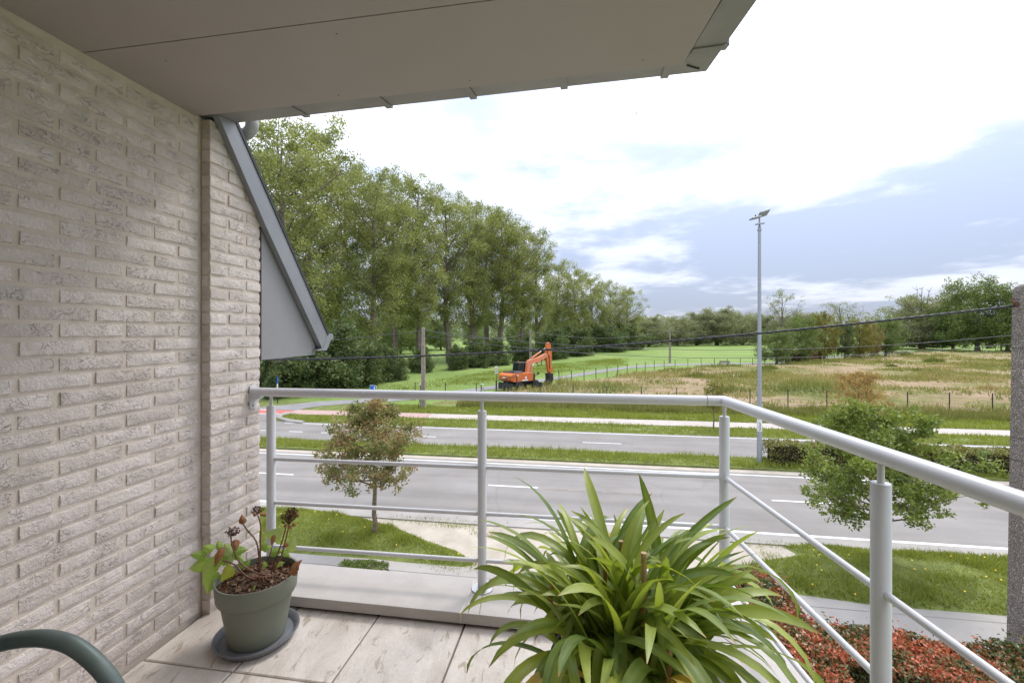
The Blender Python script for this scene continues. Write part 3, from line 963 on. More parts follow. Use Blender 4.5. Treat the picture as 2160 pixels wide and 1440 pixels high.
# small yellow flowers in the lawns
fl = []
for poly, n, sd_ in ((lawn_l, 16, 3), (lawn_r, 34, 4)):
    q = scatter_poly(poly, n, sd_)
    z = lawn_z(q[:, 0], q[:, 1], poly) + 0.09
    for a, z_ in zip(q, z):
        r_ = 0.02
        fl += [(a[0] - r_, a[1] - r_, z_), (a[0] + r_, a[1] - r_, z_ - 0.008), (a[0] + r_, a[1] + r_, z_ + 0.008), (a[0] - r_, a[1] + r_, z_)]
o = link('lawn_flowers', fast_mesh('lawn_flowers', np.array(fl), 4), M['flower'])
tag(o, 'tiny yellow flowers dotted over both lawns', 'flowers', kind='stuff')

# ================================================================== BALCONY
ZF = HC - 1.41                # balcony floor
ZS = HC + 1.065               # underside of the roof
V_DIR = Vector((SN, CS, 0)); U_DIR = Vector((CS, -SN, 0))
BR = Matrix.Rotation(math.pi / 2 - TH, 3, 'Z')            # local x -> v, local -y -> u (outwards)
WALL_U, PIER_U, PIER_V0, PIER_V1 = -1.868, -1.82, 1.945, 2.305
COURSE = 0.0624


def brick_mesh(name, L, H, D, seed):
    r = random.Random(seed)
    nx, nz = (6, 3) if L > 0.15 else (4, 3)
    vs = []; fs = []
    for j in range(nz):
        for i in range(nx):
            ex_ = i in (0, nx - 1); ez_ = j in (0, nz - 1)
            x = -L / 2 + L * i / (nx - 1); z = -H / 2 + H * j / (nz - 1)
            y = -D + r.uniform(-0.0022, 0.0014)
            if ex_ or ez_:
                y += 0.0028 + r.uniform(0, 0.0015)
                if ex_: x -= math.copysign(0.0035 + r.uniform(0, 0.002), x)
                if ez_: z -= math.copysign(0.0025 + r.uniform(-0.001, 0.0022), z)
            vs.append((x, y, z))
    for j in range(nz - 1):
        for i in range(nx - 1):
            a = j * nx + i
            fs.append((a, a + 1, a + nx + 1, a + nx))
    per_ = [i for i in range(nx)] + [j * nx + nx - 1 for j in range(1, nz)] + [(nz - 1) * nx + i for i in range(nx - 2, -1, -1)] + [j * nx for j in range(nz - 2, 0, -1)]
    n0 = len(vs)
    for k in per_:
        x, y, z = vs[k]
        sx = (L / 2) / max(abs(x), 1e-6) if abs(abs(x) - L / 2) < 0.008 else 1
        sz = (H / 2) / max(abs(z), 1e-6) if abs(abs(z) - H / 2) < 0.008 else 1
        vs.append((x * sx, 0, z * sz))
    m_ = len(per_)
    for k in range(m_):
        kk = (k + 1) % m_
        fs.append((per_[kk], per_[k], n0 + k, n0 + kk))
    me = bpy.data.meshes.new(name)
    me.from_pydata(vs, [], fs)
    me.polygons.foreach_set('use_smooth', [True] * len(fs))
    me.set_sharp_from_angle(angle=math.radians(32))
    me.materials.append(M['brick'])
    return me


BV = [brick_mesh('brick', 0.2305, 0.0515, 0.024, s) for s in range(10)]
BHALF = [brick_mesh('brick', 0.110, 0.0515, 0.024, s) for s in range(20, 25)]
BV_P = [brick_mesh('brick', 0.2305, 0.0515, 0.048, s) for s in range(30, 38)]
BH_P = [brick_mesh('brick', 0.110, 0.0515, 0.048, s) for s in range(40, 45)]

wall_base = Vector(UV(WALL_U, 1.4, ZF))
wall = thing('brick_wall', 'pale grey brick wall with beige mortar beside the balcony', 'wall', wall_base)
mb = MB()
mb.prism([UV(WALL_U - 0.0065, -0.6, ZF - 0.05), UV(WALL_U - 0.0065, PIER_V0 + 0.05, ZF - 0.05), UV(WALL_U - 0.3, PIER_V0 + 0.05, ZF - 0.05), UV(WALL_U - 0.3, -0.6, ZF - 0.05)], (0, 0, ZS - ZF + 0.06))
mb.build('mortar', M['mortar'], wall)
rb = random.Random(11)


def put_brick(parent, me, u, v, z):
    o = bpy.data.objects.new('brick', me)
    COL.objects.link(o)
    o.parent = parent
    o.location = Vector(UV(u + rb.uniform(-0.0012, 0.0012), v + rb.uniform(-0.0015, 0.0015), z + rb.uniform(-0.001, 0.001))) - world_loc(parent)
    o.rotation_euler = (rb.uniform(-0.006, 0.006), rb.uniform(-0.006, 0.006), math.pi / 2 - TH + rb.uniform(-0.004, 0.004))
    return o


ncourse = int((ZS - ZF) / COURSE) + 1
for k in range(ncourse):
    z = ZF + 0.012 + COURSE * (k + 0.5)
    if z + 0.026 > ZS: break
    j0 = 1.813 if k % 2 == 0 else 1.694
    # piece next to the corner
    if k % 2 == 0:
        put_brick(wall, rb.choice(BHALF), WALL_U - 0.024, 1.813 + 0.0055 + 0.057, z)
    else:
        put_brick(wall, rb.choice(BV), WALL_U - 0.024, 1.694 + 0.0055 + 0.1165, z)
    v = j0
    while v > 0.75:
        put_brick(wall, rb.choice(BV), WALL_U - 0.024, v - 0.1208, z)
        v -= 0.2415

# pier in front of it, cut by the slope of the roof
pier = thing('brick_pier', 'pale brick pier under the sloping zinc roof edge', 'pier', UV(PIER_U, 2.1, ZF))


def slope_z(v):
    return HC + 1.08 - (v - 2.015) * 1.335


mb = MB()
pu = PIER_U - 0.0065
mb.prism([UV(pu, PIER_V0 + 0.006, ZF - 0.05), UV(pu, PIER_V1 - 0.012, ZF - 0.05), UV(pu, PIER_V1 - 0.012, slope_z(PIER_V1)), UV(pu, 2.03, slope_z(2.03)), UV(pu, PIER_V0 + 0.006, ZS - 0.004)], Vector(U_DIR) * -0.28)
mb.build('mortar', M['mortar'], pier)
for k in range(ncourse):
    z = ZF + 0.012 + COURSE * (k + 0.5)
    if z + 0.026 > ZS: break
    parts_ = [(PIER_V0 + 0.057, 'h'), (PIER_V0 + 0.120 + 0.1185, 's')] if k % 2 else [(PIER_V0 + 0.1165, 's'), (PIER_V0 + 0.2415 + 0.0595, 'h')]
    for vc, kind_ in parts_:
        L = 0.2305 if kind_ == 's' else 0.110
        v0, v1 = vc - L / 2, vc + L / 2
        zt = z + 0.026
        if slope_z(v1) >= zt:
            put_brick(pier, rb.choice(BV_P if kind_ == 's' else BH_P), PIER_U - 0.048, vc, z)
        else:
            zb = z - 0.026
            vt = 2.015 + (HC + 1.08 - zt) / 1.335; vb = 2.015 + (HC + 1.08 - zb) / 1.335
            if vb <= v0 + 0.01: continue
            poly = [(v0, zb), (min(v1, vb), zb)]
            if vb > v1: poly.append((v1, slope_z(v1)))
            if vt > v0: poly += [(vt, zt), (v0, zt)]
            else: poly.append((v0, slope_z(v0)))
            b2 = MB().prism([UV(PIER_U, a, c) for a, c in poly], Vector(U_DIR) * -0.048)
            b2.build('brick', M['brick'], pier)

# sloping roof edge with its cladding panel and eaves gutter
roof = thing('roof_edge', 'sloping grey zinc roof edge with flat cladding panel and gutter end', 'roof edge', UV(-1.8, 2.6, HC - 0.16))
pan = MB()
pan.prism([UV(-1.826, 2.313, HC - 0.163), UV(-1.826, 2.84, HC - 0.158), UV(-1.826, 2.84, HC - 0.09), UV(-1.826, 2.313, HC + 0.66)], Vector(U_DIR) * -1.6)
pan.build('cladding_panel', M['zinc_panel'], roof)
drk = MB().prism([UV(-1.835, 2.304, HC - 0.165), UV(-1.835, 2.316, HC - 0.165), UV(-1.835, 2.316, HC + 0.66), UV(-1.835, 2.304, HC + 0.67)], Vector(U_DIR) * -0.2)
drk.build('shadow_gap', M['dark_gap'], roof)
low = [(1.957, 1.085), (2.30, 0.605), (2.862, -0.118)]
upp = [(2.925, -0.02), (2.35, 0.735), (2.073, 1.098)]
tr = MB().prism([UV(-1.785, a, HC + c) for a, c in low + upp], Vector(U_DIR) * -0.035)
tr.build('verge_trim', M['zinc'], roof)
rf = MB().prism([UV(-1.822, a, HC + c) for a, c in [(1.99, 1.075), (2.33, 0.6), (2.88, -0.1), (2.918, -0.03), (2.346, 0.722), (2.075, 1.08)]], Vector(U_DIR) * -2.2)
rf.build('roof_slope', M['zinc'], roof)
cap = MB().prism([UV(-1.780, a, HC + c) for a, c in [(2.925, -0.024), (2.939, -0.012), (2.363, 0.744), (2.085, 1.108), (2.071, 1.096), (2.35, 0.732)]], Vector(U_DIR) * -2.24)
cap.build('roof_drip', M['dark_metal'], roof)
ge = MB().prism([UV(-1.783, a, HC + c) for a, c in [(2.80, -0.128), (2.912, -0.132), (2.965, -0.06), (2.997, -0.052), (3.0, -0.028), (2.985, -0.012), (2.93, -0.008), (2.87, -0.11)]], Vector(U_DIR) * -2.2)
ge.build('gutter_end', M['zinc'], roof)

# roof overhang: boards, gap, gutter with brackets
soff = thing('roof_soffit', 'flat taupe soffit boards of the roof above the balcony', 'soffit', (-0.4, 1.2, ZS))
fl_ = Vector((-1.557, 2.177)); fr_ = Vector((0.681, 1.759)); rb_ = Vector((0.640, -0.4))
se_l = Vector((-1.66, 1.687)); se_r = Vector((0.667, 1.293))
wl_ = Vector(UV(WALL_U - 0.02, 1.92)[:2]); wl2 = Vector(UV(WALL_U - 0.02, -0.6)[:2])
dirf = (fr_ - fl_).normalized()
fl2 = fr_ + (fl_ - fr_) * 1.08
sd_l = se_l + (se_l - se_r).normalized() * 0.25
g_ = 0.0022
nrm = Vector((-dirf.y, dirf.x)) * g_


def flat_poly(pts, z):
    return [(a[0], a[1], z) for a in pts]


sb = MB().prism(flat_poly([sd_l + nrm, se_r + nrm, fr_, fl2], ZS), (0, 0, 0.012))
sb.build('soffit_panel', M['soffit'], soff)
wl3 = Vector(UV(WALL_U - 0.25, -0.6)[:2])
sb = MB().prism(flat_poly([wl3, rb_, se_r - nrm, sd_l - nrm], ZS), (0, 0, 0.012))
sb.build('soffit_panel', M['soffit'], soff)
sb = MB().prism(flat_poly([wl3, rb_ + Vector((-0.02, 0)), fr_ + Vector((-0.02, -0.02)), fl2], ZS + 0.013), (0, 0, 0.25))
sb.build('roof_core', M['dark_gap'], soff)
for (a, b) in ((0.02, 0.05), (0.35, 0.045), (0.62, 0.05), (0.93, 0.06), (0.12, 0.40), (0.45, 0.42), (0.9, 0.44)):
    q = fl_ + (fr_ - fl_) * a - Vector((-dirf.y, dirf.x)) * b
    MB().lathe((q.x, q.y, ZS), [(0.0028, -0.0008), (0.0028, 0.002)], 8).build('screw', M['dark_gap'], soff)

gut = thing('roof_gutter', 'grey zinc gutter with brackets along the edge of the roof', 'gutter', (0.3, 1.9, ZS))
# profile: sheets from the board edge outwards
go_c = Vector((0.82, 1.862)); go_l = Vector((-1.56, 2.345)); go_r = Vector((0.775, -0.4))
gi_c = fr_ + Vector((0.012, 0.014)); gi_l = fl2 + Vector((0.0, 0.016)); gi_r = rb_ + Vector((0.012, 0))


def gut_run(i0, i1, o0, o1):
    mb = MB()
    zb0, zb1 = HC + 1.083, HC + 1.100
    poly = lambda i, o_: [(i.x, i.y, zb0), (o_.x, o_.y, zb1)]
    a0, b0 = poly(i0, o0); a1, b1 = poly(i1, o1)
    h = Vector((0, 0, 0.115)); t = Vector((0, 0, 0.006))
    vs = [Vector(a0), Vector(b0), Vector(b1), Vector(a1), Vector(b0) + h, Vector(b1) + h, Vector(a0) + h, Vector(a1) + h]
    mb.add(vs, [(0, 1, 2, 3), (1, 4, 5, 2), (6, 0, 3, 7), (4, 6, 7, 5)])
    return mb


g1 = gut_run(gi_l, gi_c, go_l, go_c); g1.f += []
g1.build('gutter_front', M['gutter'], gut)
gut_run(gi_c, gi_r, go_c, go_r).build('gutter_side', M['gutter'], gut)
mit = MB().tube([(gi_c.x + 0.02, gi_c.y + 0.02, HC + 1.083), (gi_c.x + 0.085, gi_c.y + 0.06, HC + 1.0925)], 0.0035, 5)
mit.build('corner_seam', M['dark_gap'], gut)


def bracket(pi, po, wdir, w=0.032):
    mb = MB()
    d = wdir * w / 2
    zb0, zb1 = HC + 1.083, HC + 1.100
    pi = Vector((pi.x, pi.y, zb0 - 0.006)); po = Vector((po.x, po.y, zb1 - 0.006))
    d3 = Vector((d.x, d.y, 0))
    out_ = (po - pi).normalized() * 0.012
    mb.prism([pi - d3, pi + d3, po + d3 + out_, po - d3 + out_], (0, 0, 0.005))
    mb.prism([po - d3 + out_ * 0.5, po + d3 + out_ * 0.5, po + d3 + out_ * 1.2, po - d3 + out_ * 1.2], (0, 0, 0.12))
    return mb.build('gutter_bracket', M['gutter'], gut)


for px in (480, 645, 820, 998, 1190, 1402):
    # where the line of sight meets the outer edge of the gutter
    r_ = (px - 1080) / F
    dd = go_c - go_l
    t = (go_l.x - r_ * go_l.y) / (r_ * dd.y - dd.x)
    po = go_l + dd * t
    di = gi_c - gi_l
    ti = (po - gi_l).dot(di) / di.dot(di)
    bracket(gi_l + di * ti, po, dd.normalized())
for yy in (1.70, 1.15, 0.6):
    po = go_c + (go_r - go_c) * ((go_c.y - yy) / (go_c.y - go_r.y))
    bracket(Vector((gi_c.x + (gi_r.x - gi_c.x) * ((gi_c.y - yy) / (gi_c.y - gi_r.y)), yy)), po, Vector((0, 1)))

# drain elbow under the gutter
pipe = thing('drain_pipe', 'curved grey drain pipe elbow under the roof gutter', 'drain pipe', UV(-1.75, 2.5, HC + 1.0))
ctr = Vector(P(512, 262, 2.45))
pts = []
for k in range(11):
    a = math.radians(35 - k * 14.5)
    pts.append(ctr + Vector((0.052 * math.cos(a), 0.0, 0.058 * math.sin(a))) + Vector((0, 0.0, 0)))
pts = [pts[0] + Vector((-0.004, 0, 0.06))] + pts + [pts[-1] + Vector((-0.06, 0.02, 0.01)), pts[-1] + Vector((-0.25, 0.05, 0.0))]
MB().tube(pts, 0.033, 14).build('pipe_bend', M['pipe'], pipe, True)
MB().tube([pts[0] + Vector((0, 0, -0.008)), pts[0] + Vector((0, 0, 0.02))], 0.037, 14).build('collar', M['pipe'], pipe, True)

# the house behind the camera, whose balcony this is
house = thing('house', 'pale brick house that carries the balcony', 'house', UV(-2.0, -2.5, 0))
MB().prism([UV(-9, -4.5, 0), UV(1.35, -4.5, 0), UV(1.35, -0.62, 0), UV(-9, -0.62, 0)], (0, 0, 9.6)).build('upper_wall', M['mortar'], house)
MB().prism([UV(-9, -0.6, 0), UV(0.75, -0.6, 0), UV(0.75, 2.1, 0), UV(-9, 2.1, 0)], (0, 0, ZF - 0.35)).build('lower_wall', M['mortar'], house)
MB().prism([UV(-9, -4.5, ZS + 0.3), UV(0.5, -4.5, ZS + 0.3), UV(0.5, 1.5, ZS + 0.3), UV(-9, 1.5, ZS + 0.3)], (0, 0, 1.2)).build('roof', M['dark_gap'], house)

# floor tiles
floor = MB().prism([UV(-1.9, -0.6, ZF - 0.06), (0.9, -0.6, ZF - 0.06), (0.95, 2.0, ZF - 0.06), UV(-1.9, 2.3, ZF - 0.06)], (0, 0, 0.034)).build('balcony_floor', M['dark_gap'])
tag(floor, 'balcony floor of large pale textured stone tiles', 'floor', kind=S)
tj_u = [-1.427 + 0.4395 * k for k in range(-1, 6)]
tj_v = [2.078 - 0.4405 * k for k in range(0, 6)]
tm = {}
rt = random.Random(3)
for i in range(len(tj_u) - 1):
    for j in range(len(tj_v) - 1):
        a, b = tj_u[i] + 0.004, tj_u[i + 1] - 0.004
        c_, d = tj_v[j + 1] + 0.004, tj_v[j] - 0.004
        a = max(a, WALL_U + 0.012 + (0 if (c_ + d) / 2 < PIER_V0 else 0.05))
        mb = MB()
        mb.box((0, 0, 0), (b - a, d - c_, 0.04), None, 0.004)
        o = mb.build('tile', M['tile'], floor)
        o.location = UV((a + b) / 2, (c_ + d) / 2, ZF - 0.020 + rt.uniform(-0.0015, 0.0015))
        o.rotation_euler = (rt.uniform(-0.002, 0.002), rt.uniform(-0.002, 0.002), -TH)

# parapet with its coping stones
para = thing('balcony_parapet', 'low balcony edge capped with grey bluestone coping slabs', 'parapet', UV(-0.4, 2.2, ZF - 0.3))
ZC = HC - 1.344
MB().prism([UV(-1.82, 2.10, ZF - 0.6), UV(0.62, 2.10, ZF - 0.6), UV(0.62, 2.30, ZF - 0.6), UV(-1.82, 2.30, ZF - 0.6)], (0, 0, ZC - 0.052 - ZF + 0.6)).build('parapet_core', M['dark_gap'], para)
MB().prism([(0.87, 2.06, ZF - 0.6), (1.10, 2.06, ZF - 0.6), (1.05, -0.6, ZF - 0.6), (0.82, -0.6, ZF - 0.6)], (0, 0, ZC - 0.052 - ZF + 0.6)).build('parapet_core', M['dark_gap'], para)
jc = to_u(990, 2.15) + 0.0
jc = -0.562


def coping_slab(p4):
    c = sum((Vector(q) for q in p4), Vector((0, 0))) / 4
    mb = MB()
    ins = [Vector(q) + (c - Vector(q)).normalized() * 0.003 for q in p4]
    lay = [(ins, ZC - 0.05), (p4, ZC - 0.047), (p4, ZC - 0.003), (ins, ZC)]
    vs = []; fs = []
    for pp, z in lay:
        vs += [(q[0], q[1], z) for q in pp]
    fs = [(3, 2, 1, 0), (12, 13, 14, 15)]
    for k in range(3):
        for i in range(4):
            j = (i + 1) % 4
            fs.append((k * 4 + i, k * 4 + j, k * 4 + 4 + j, k * 4 + 4 + i))
    mb.add(vs, fs)
    return mb.build('coping_slab', M['coping'], para)


cin = Vector((0.835, 1.943)); cout = Vector((1.172, 2.203))
lin = lambda u, v: Vector(UV(u, v)[:2])
coping_slab([lin(-1.815, 2.05), lin(jc - 0.0015, 2.05), lin(jc - 0.0015, 2.35), lin(-1.815, 2.35)])
coping_slab([lin(jc + 0.0015, 2.05), cin, cout, lin(jc + 0.0015, 2.35)])
ca, cb = Vector((0.800, 0.9)), Vector((1.112, 0.9))
coping_slab([ca, cb, cout + Vector((0.0, -0.003)), cin + Vector((0.0, -0.003))])
coping_slab([Vector((0.775, -0.6)), Vector((1.085, -0.6)), cb + Vector((0, -0.003)), ca + Vector((0, -0.003))])
j1 = MB().prism([UV(jc - 0.0035, 2.047, ZC - 0.048), UV(jc + 0.0035, 2.047, ZC - 0.048), UV(jc + 0.0035, 2.34, ZC - 0.048), UV(jc - 0.0035, 2.34, ZC - 0.048)], (0, 0, 0.0475))
j1.build('mortar_joint', M['joint'], para)

# railing
rail = thing('balcony_railing', 'pale grey tubular metal railing round the balcony', 'railing', (-0.156, 2.31, ZC))
ZH = HC - 0.336
RL = Vector((-1.463, 2.480)); RC = Vector((1.0375, 2.154)); RR = Vector((0.955, -0.6))
h3 = lambda p, z: Vector((p.x, p.y, z))
hb = MB().tube([h3(RL, ZH), h3(RC, ZH), h3(RR, ZH)], 0.0245, 24)
hb.build('handrail', M['rail'], rail, True)
dirF = (RC - RL).normalized()
jp = RC - dirF * 0.085
MB().tube([h3(jp, ZH), h3(jp + dirF * 0.0022, ZH)], 0.0249, 24).build('handrail_joint', M['dark_gap'], rail, True)
# wall bracket
wb = MB()
wq = Vector(UV(PIER_U + 0.004, 2.232)[:2])
wb.box(h3(wq, ZH - 0.03), (0.008, 0.05, 0.13), Matrix.Rotation(-TH, 3, 'Z'), 0.002)
wb.box(h3(wq + Vector((0.02, 0)), ZH - 0.012), (0.05, 0.045, 0.06), Matrix.Rotation(-TH, 3, 'Z'), 0.008)
wbo = wb.build('wall_bracket', M['rail'], rail)
MB().lathe(h3(wq + Vector((0.006, -0.002)), ZH - 0.075), [(0.006, -0.005), (0.006, 0.005)], 8).build('bolt', M['steel'], wbo)
posts = []
for px in (572, 1017):
    r_ = (px - 1080) / F
    t = (RL.x - r_ * RL.y) / (r_ * dirF.y - dirF.x)
    posts.append(RL + dirF * t)
posts.append(RC.copy())
dR = (RR - RC).normalized()
for px in (1858,):
    r_ = (px - 1080) / F
    t = (RC.x - r_ * RC.y) / (r_ * dR.y - dR.x)
    posts.append(RC + dR * t)
posts.append(RC + dR * 1.95)
for q in posts:
    pm = MB().lathe(h3(q, 0), [(0.0235, ZC + 0.004), (0.0235, ZH - 0.079), (0.0215, ZH - 0.076)], 24)
    po = pm.build('post', M['rail'], rail, True)
    MB().tube([h3(q, ZH - 0.077), h3(q, ZH - 0.022)], 0.0085, 12).build('spigot', M['rail'], po, True)
    MB().lathe(h3(q, ZC), [(0.056, 0.0), (0.056, 0.006), (0.054, 0.008)], 28).build('base_flange', M['steel'], po, True)
    for a in (250, 70):
        bq = q + Vector((math.cos(math.radians(a)), math.sin(math.radians(a)))) * 0.038
        MB().lathe(h3(bq, ZC + 0.008), [(0.008, 0), (0.008, 0.006), (0.005, 0.007), (0.005, 0.014)], 8).build('bolt', M['steel'], po)
for zz in (-0.708, -0.951, -1.196):
    for a, b in ((RL + dirF * 0.115, RC), (RC, RR)):
        MB().tube([h3(a, HC + zz), h3(b, HC + zz)], 0.0108, 14).build('rail', M['rail'], rail, True)
# ================================================================== THINGS ON THE BALCONY
def add_attr(o, name, vals):
    a = o.data.attributes.new(name, 'FLOAT', 'POINT')
    a.data.foreach_set('value', np.array(vals, dtype=np.float32))


# ---- hydrangea in its sage pot, on a saucer
PC = Vector((-1.175, 2.035, ZF))
sau = MB()
sau.lathe(PC, [(0.13, 0.001), (0.155, 0.004), (0.172, 0.028), (0.177, 0.034), (0.176, 0.038), (0.168, 0.037), (0.150, 0.012), (0.05, 0.010)], 40)
o = sau.build('plant_saucer', M['saucer'], None, True, 50)
tag(o, 'round dark grey plastic saucer under the sage green pot', 'saucer')
hyd = thing('potted_hydrangea', 'withering hydrangea in a round sage green plastic pot', 'potted plant', PC + Vector((0, 0, 0.0105)))
pz = PC + Vector((0, 0, 0.0105))
pot = MB().lathe(pz, [(0.105, 0.0), (0.115, 0.003), (0.120, 0.022), (0.1195, 0.024), (0.147, 0.192), (0.160, 0.200), (0.164, 0.208), (0.171, 0.283), (0.169, 0.287), (0.163, 0.286), (0.158, 0.24)], 48, cap1=False)
pot.build('pot', M['pot'], hyd, True, 45)
soil = MB()
ns = 14
vs = [(pz.x, pz.y, pz.z + 0.262)]
for r_, zz in ((0.05, 0.264), (0.10, 0.258), (0.1605, 0.248)):
    for j in range(20):
        a = 2 * math.pi * j / 20
        vs.append((pz.x + r_ * math.cos(a), pz.y + r_ * math.sin(a), pz.z + zz + random.uniform(-0.006, 0.006)))
fs = [(0, 1 + j, 1 + (j + 1) % 20) for j in range(20)]
for k in range(2):
    for j in range(20):
        a = 1 + k * 20 + j; b = 1 + k * 20 + (j + 1) % 20
        fs.append((a, a + 20, b + 20, b))
soil.add(vs, fs)
soilo = soil.build('soil', M['soil'], hyd, True)
# bark chips
r_ = np.random.default_rng(4)
n = 900
rad = 0.152 * np.sqrt(r_.uniform(0, 1, n)); ang = r_.uniform(0, 2 * np.pi, n)
cc = np.stack([rad * np.cos(ang), rad * np.sin(ang), 0.262 + r_.uniform(-0.012, 0.008, n)], -1)
a1 = r_.normal(0, 1, (n, 3)); a1[:, 2] *= 0.5; a1 /= np.linalg.norm(a1, axis=1)[:, None]
a2 = np.cross(a1, r_.normal(0, 1, (n, 3))); a2 /= np.linalg.norm(a2, axis=1)[:, None]
s1 = r_.uniform(0.004, 0.012, n)[:, None]; s2 = r_.uniform(0.002, 0.006, n)[:, None]
V = np.stack([cc - a1 * s1 - a2 * s2, cc + a1 * s1 - a2 * s2, cc + a1 * s1 + a2 * s2, cc - a1 * s1 + a2 * s2], 1).reshape(-1, 3)
ch = link('bark_chips', fast_mesh('bark_chips', V, 4, r_.uniform(0, 1, n)), M['chip'], hyd)
ch['kind'] = 'stuff'

YH = 2.03


def hp(px, py, dy=0.0):
    return Vector(P(px, py, YH + dy))


def stem(pts, r0=0.004, r1=0.0028, name='stem'):
    k = len(pts)
    # smooth a little
    sm = []
    for i in range(k - 1):
        for t in (0, 0.33, 0.66):
            p0 = pts[max(i - 1, 0)]; p1 = pts[i]; p2 = pts[i + 1]; p3 = pts[min(i + 2, k - 1)]
            sm.append(0.5 * ((2 * p1) + (p2 - p0) * t + (2 * p0 - 5 * p1 + 4 * p2 - p3) * t * t + (3 * p1 - p0 - 3 * p2 + p3) * t ** 3))
    sm.append(pts[-1])
    rs = [r0 + (r1 - r0) * i / (len(sm) - 1) for i in range(len(sm))]
    return MB().tube(sm, rs, 7).build(name, M['stem_brown'], hyd, True)


b0 = hp(553, 1210)
s1_ = stem([hp(548, 1212), hp(546, 1170), hp(540, 1140), hp(522, 1118), hp(513, 1105)])
s2_ = stem([hp(549, 1208, 0.01), hp(549, 1150, 0.02), hp(550, 1110, 0.03), hp(544, 1086, 0.03)])
s3_ = stem([hp(575, 1203), hp(592, 1175), hp(602, 1140), hp(610, 1105)])
s4_ = stem([hp(572, 1205, 0.02), hp(585, 1170, 0.03), hp(597, 1135, 0.04), hp(603, 1112, 0.03)])
s5_ = stem([hp(560, 1212, -0.03), hp(535, 1205, -0.05), hp(505, 1185, -0.05), hp(490, 1150, -0.04), hp(487, 1128, -0.04)])
s6_ = stem([hp(545, 1222, -0.05), hp(520, 1215, -0.07), hp(495, 1190, -0.06), hp(470, 1182, -0.05)])
s7_ = stem([hp(565, 1200, 0.03), hp(566, 1180, 0.03), hp(572, 1160, 0.02), hp(575, 1150, 0.02)], 0.003, 0.002)
for k in range(5):
    stem([hp(548 + k * 6, 1228 - k * 3, -0.04), hp(540 + k * 5, 1216, -0.05), hp(528 + k * 9, 1222, -0.06)], 0.0045, 0.003, 'root_stub')


def flower(c, rx, rz, n, seed):
    r = np.random.default_rng(seed)
    nf = n
    d = r.normal(0, 1, (nf, 3)); d /= np.linalg.norm(d, axis=1)[:, None]
    rr = r.uniform(0.35, 1, nf) ** 0.6
    cen = np.array(c)[None, :] + d * rr[:, None] * np.array([rx, rx, rz])[None, :]
    qs = []; rn = []
    for k in range(nf):
        for m_ in range(3):
            a = r.normal(0, 1, 3); a /= np.linalg.norm(a)
            b = np.cross(a, r.normal(0, 1, 3)); b /= np.linalg.norm(b)
            s = r.uniform(0.0022, 0.0042)
            o_ = cen[k] + r.normal(0, 0.0022, 3)
            qs += [o_ - a * s, o_ + b * s, o_ + a * s, o_ - b * s]
            rn.append(r.uniform(0, 0.85))
    # stalklets
    for k in range(0, nf, 2):
        base = np.array(c) - np.array([0, 0, rz * 1.3])
        w = np.array([0.0008, 0, 0])
        qs += [base - w, base + w, cen[k] + w, cen[k] - w]; rn.append(0.3)
    off = np.array(world_loc(hyd))
    o_ = link('dried_flower_head', fast_mesh('dried_flower_head', np.array(qs) - off, 4, np.array(rn)), M['dry_flower'], hyd)
    return o_


flower(hp(491, 1120, -0.04), 0.030, 0.017, 60, 1)
flower(hp(543, 1075, 0.03), 0.028, 0.017, 60, 2)
flower(hp(610, 1088), 0.042, 0.030, 120, 3)
flower(hp(614, 1080), 0.03, 0.02, 50, 4)


def ovate(name, c, L, W, ang, mat, tilt=(0.3, 0.1), fold=0.25, curl=0.3, crumple=0.0, seed=0, parent=None, serr=0.06):
    """leaf blade about c; ang: direction of the tip in the picture plane (deg, 0 = right, 90 = up)"""
    r = random.Random(seed)
    n, mseg = 12, 4
    vs = []; fs = []; vein = []
    for i in range(n + 1):
        t = i / n
        w = W * 0.5 * (math.sin(math.pi * min(1, t * 1.02) ** 0.72) ** 0.85) * (1 - 0.25 * t)
        for j in range(-mseg, mseg + 1):
            s = j / mseg
            wv = w * (1 + (serr * (1 if i % 2 else -1) if abs(j) == mseg else 0))
            x = L * (t - 0.5) - abs(s) * w * 0.15
            y = s * wv
            z = -fold * abs(y) + curl * L * (-(t - 0.4) ** 2) + 0.0022 * math.cos(t * 40) * (abs(s)) + r.uniform(-1, 1) * crumple * L
            vs.append((x, y, z))
            vein.append(1.0 if j == 0 else (0.5 if (i % 2 == 0 and abs(j) < mseg) else 0.0))
    cols = 2 * mseg + 1
    for i in range(n):
        for j in range(cols - 1):
            a = i * cols + j
            fs.append((a, a + 1, a + cols + 1, a + cols))
    # picture plane: x right, z up, normal towards the camera
    A = math.radians(ang)
    ex_ = Vector((math.cos(A), 0, math.sin(A))); ez_ = Vector((tilt[1], -1, tilt[0])).normalized()
    ex_ = (ex_ - ez_ * ex_.dot(ez_)).normalized()
    ey_ = ez_.cross(ex_)
    mb = MB()
    mb.add([c + ex_ * p_[0] + ey_ * p_[1] + ez_ * p_[2] for p_ in vs], fs)
    o_ = mb.build(name, M[mat], parent or hyd, True, 180)
    add_attr(o_, 'vein', vein)
    return o_


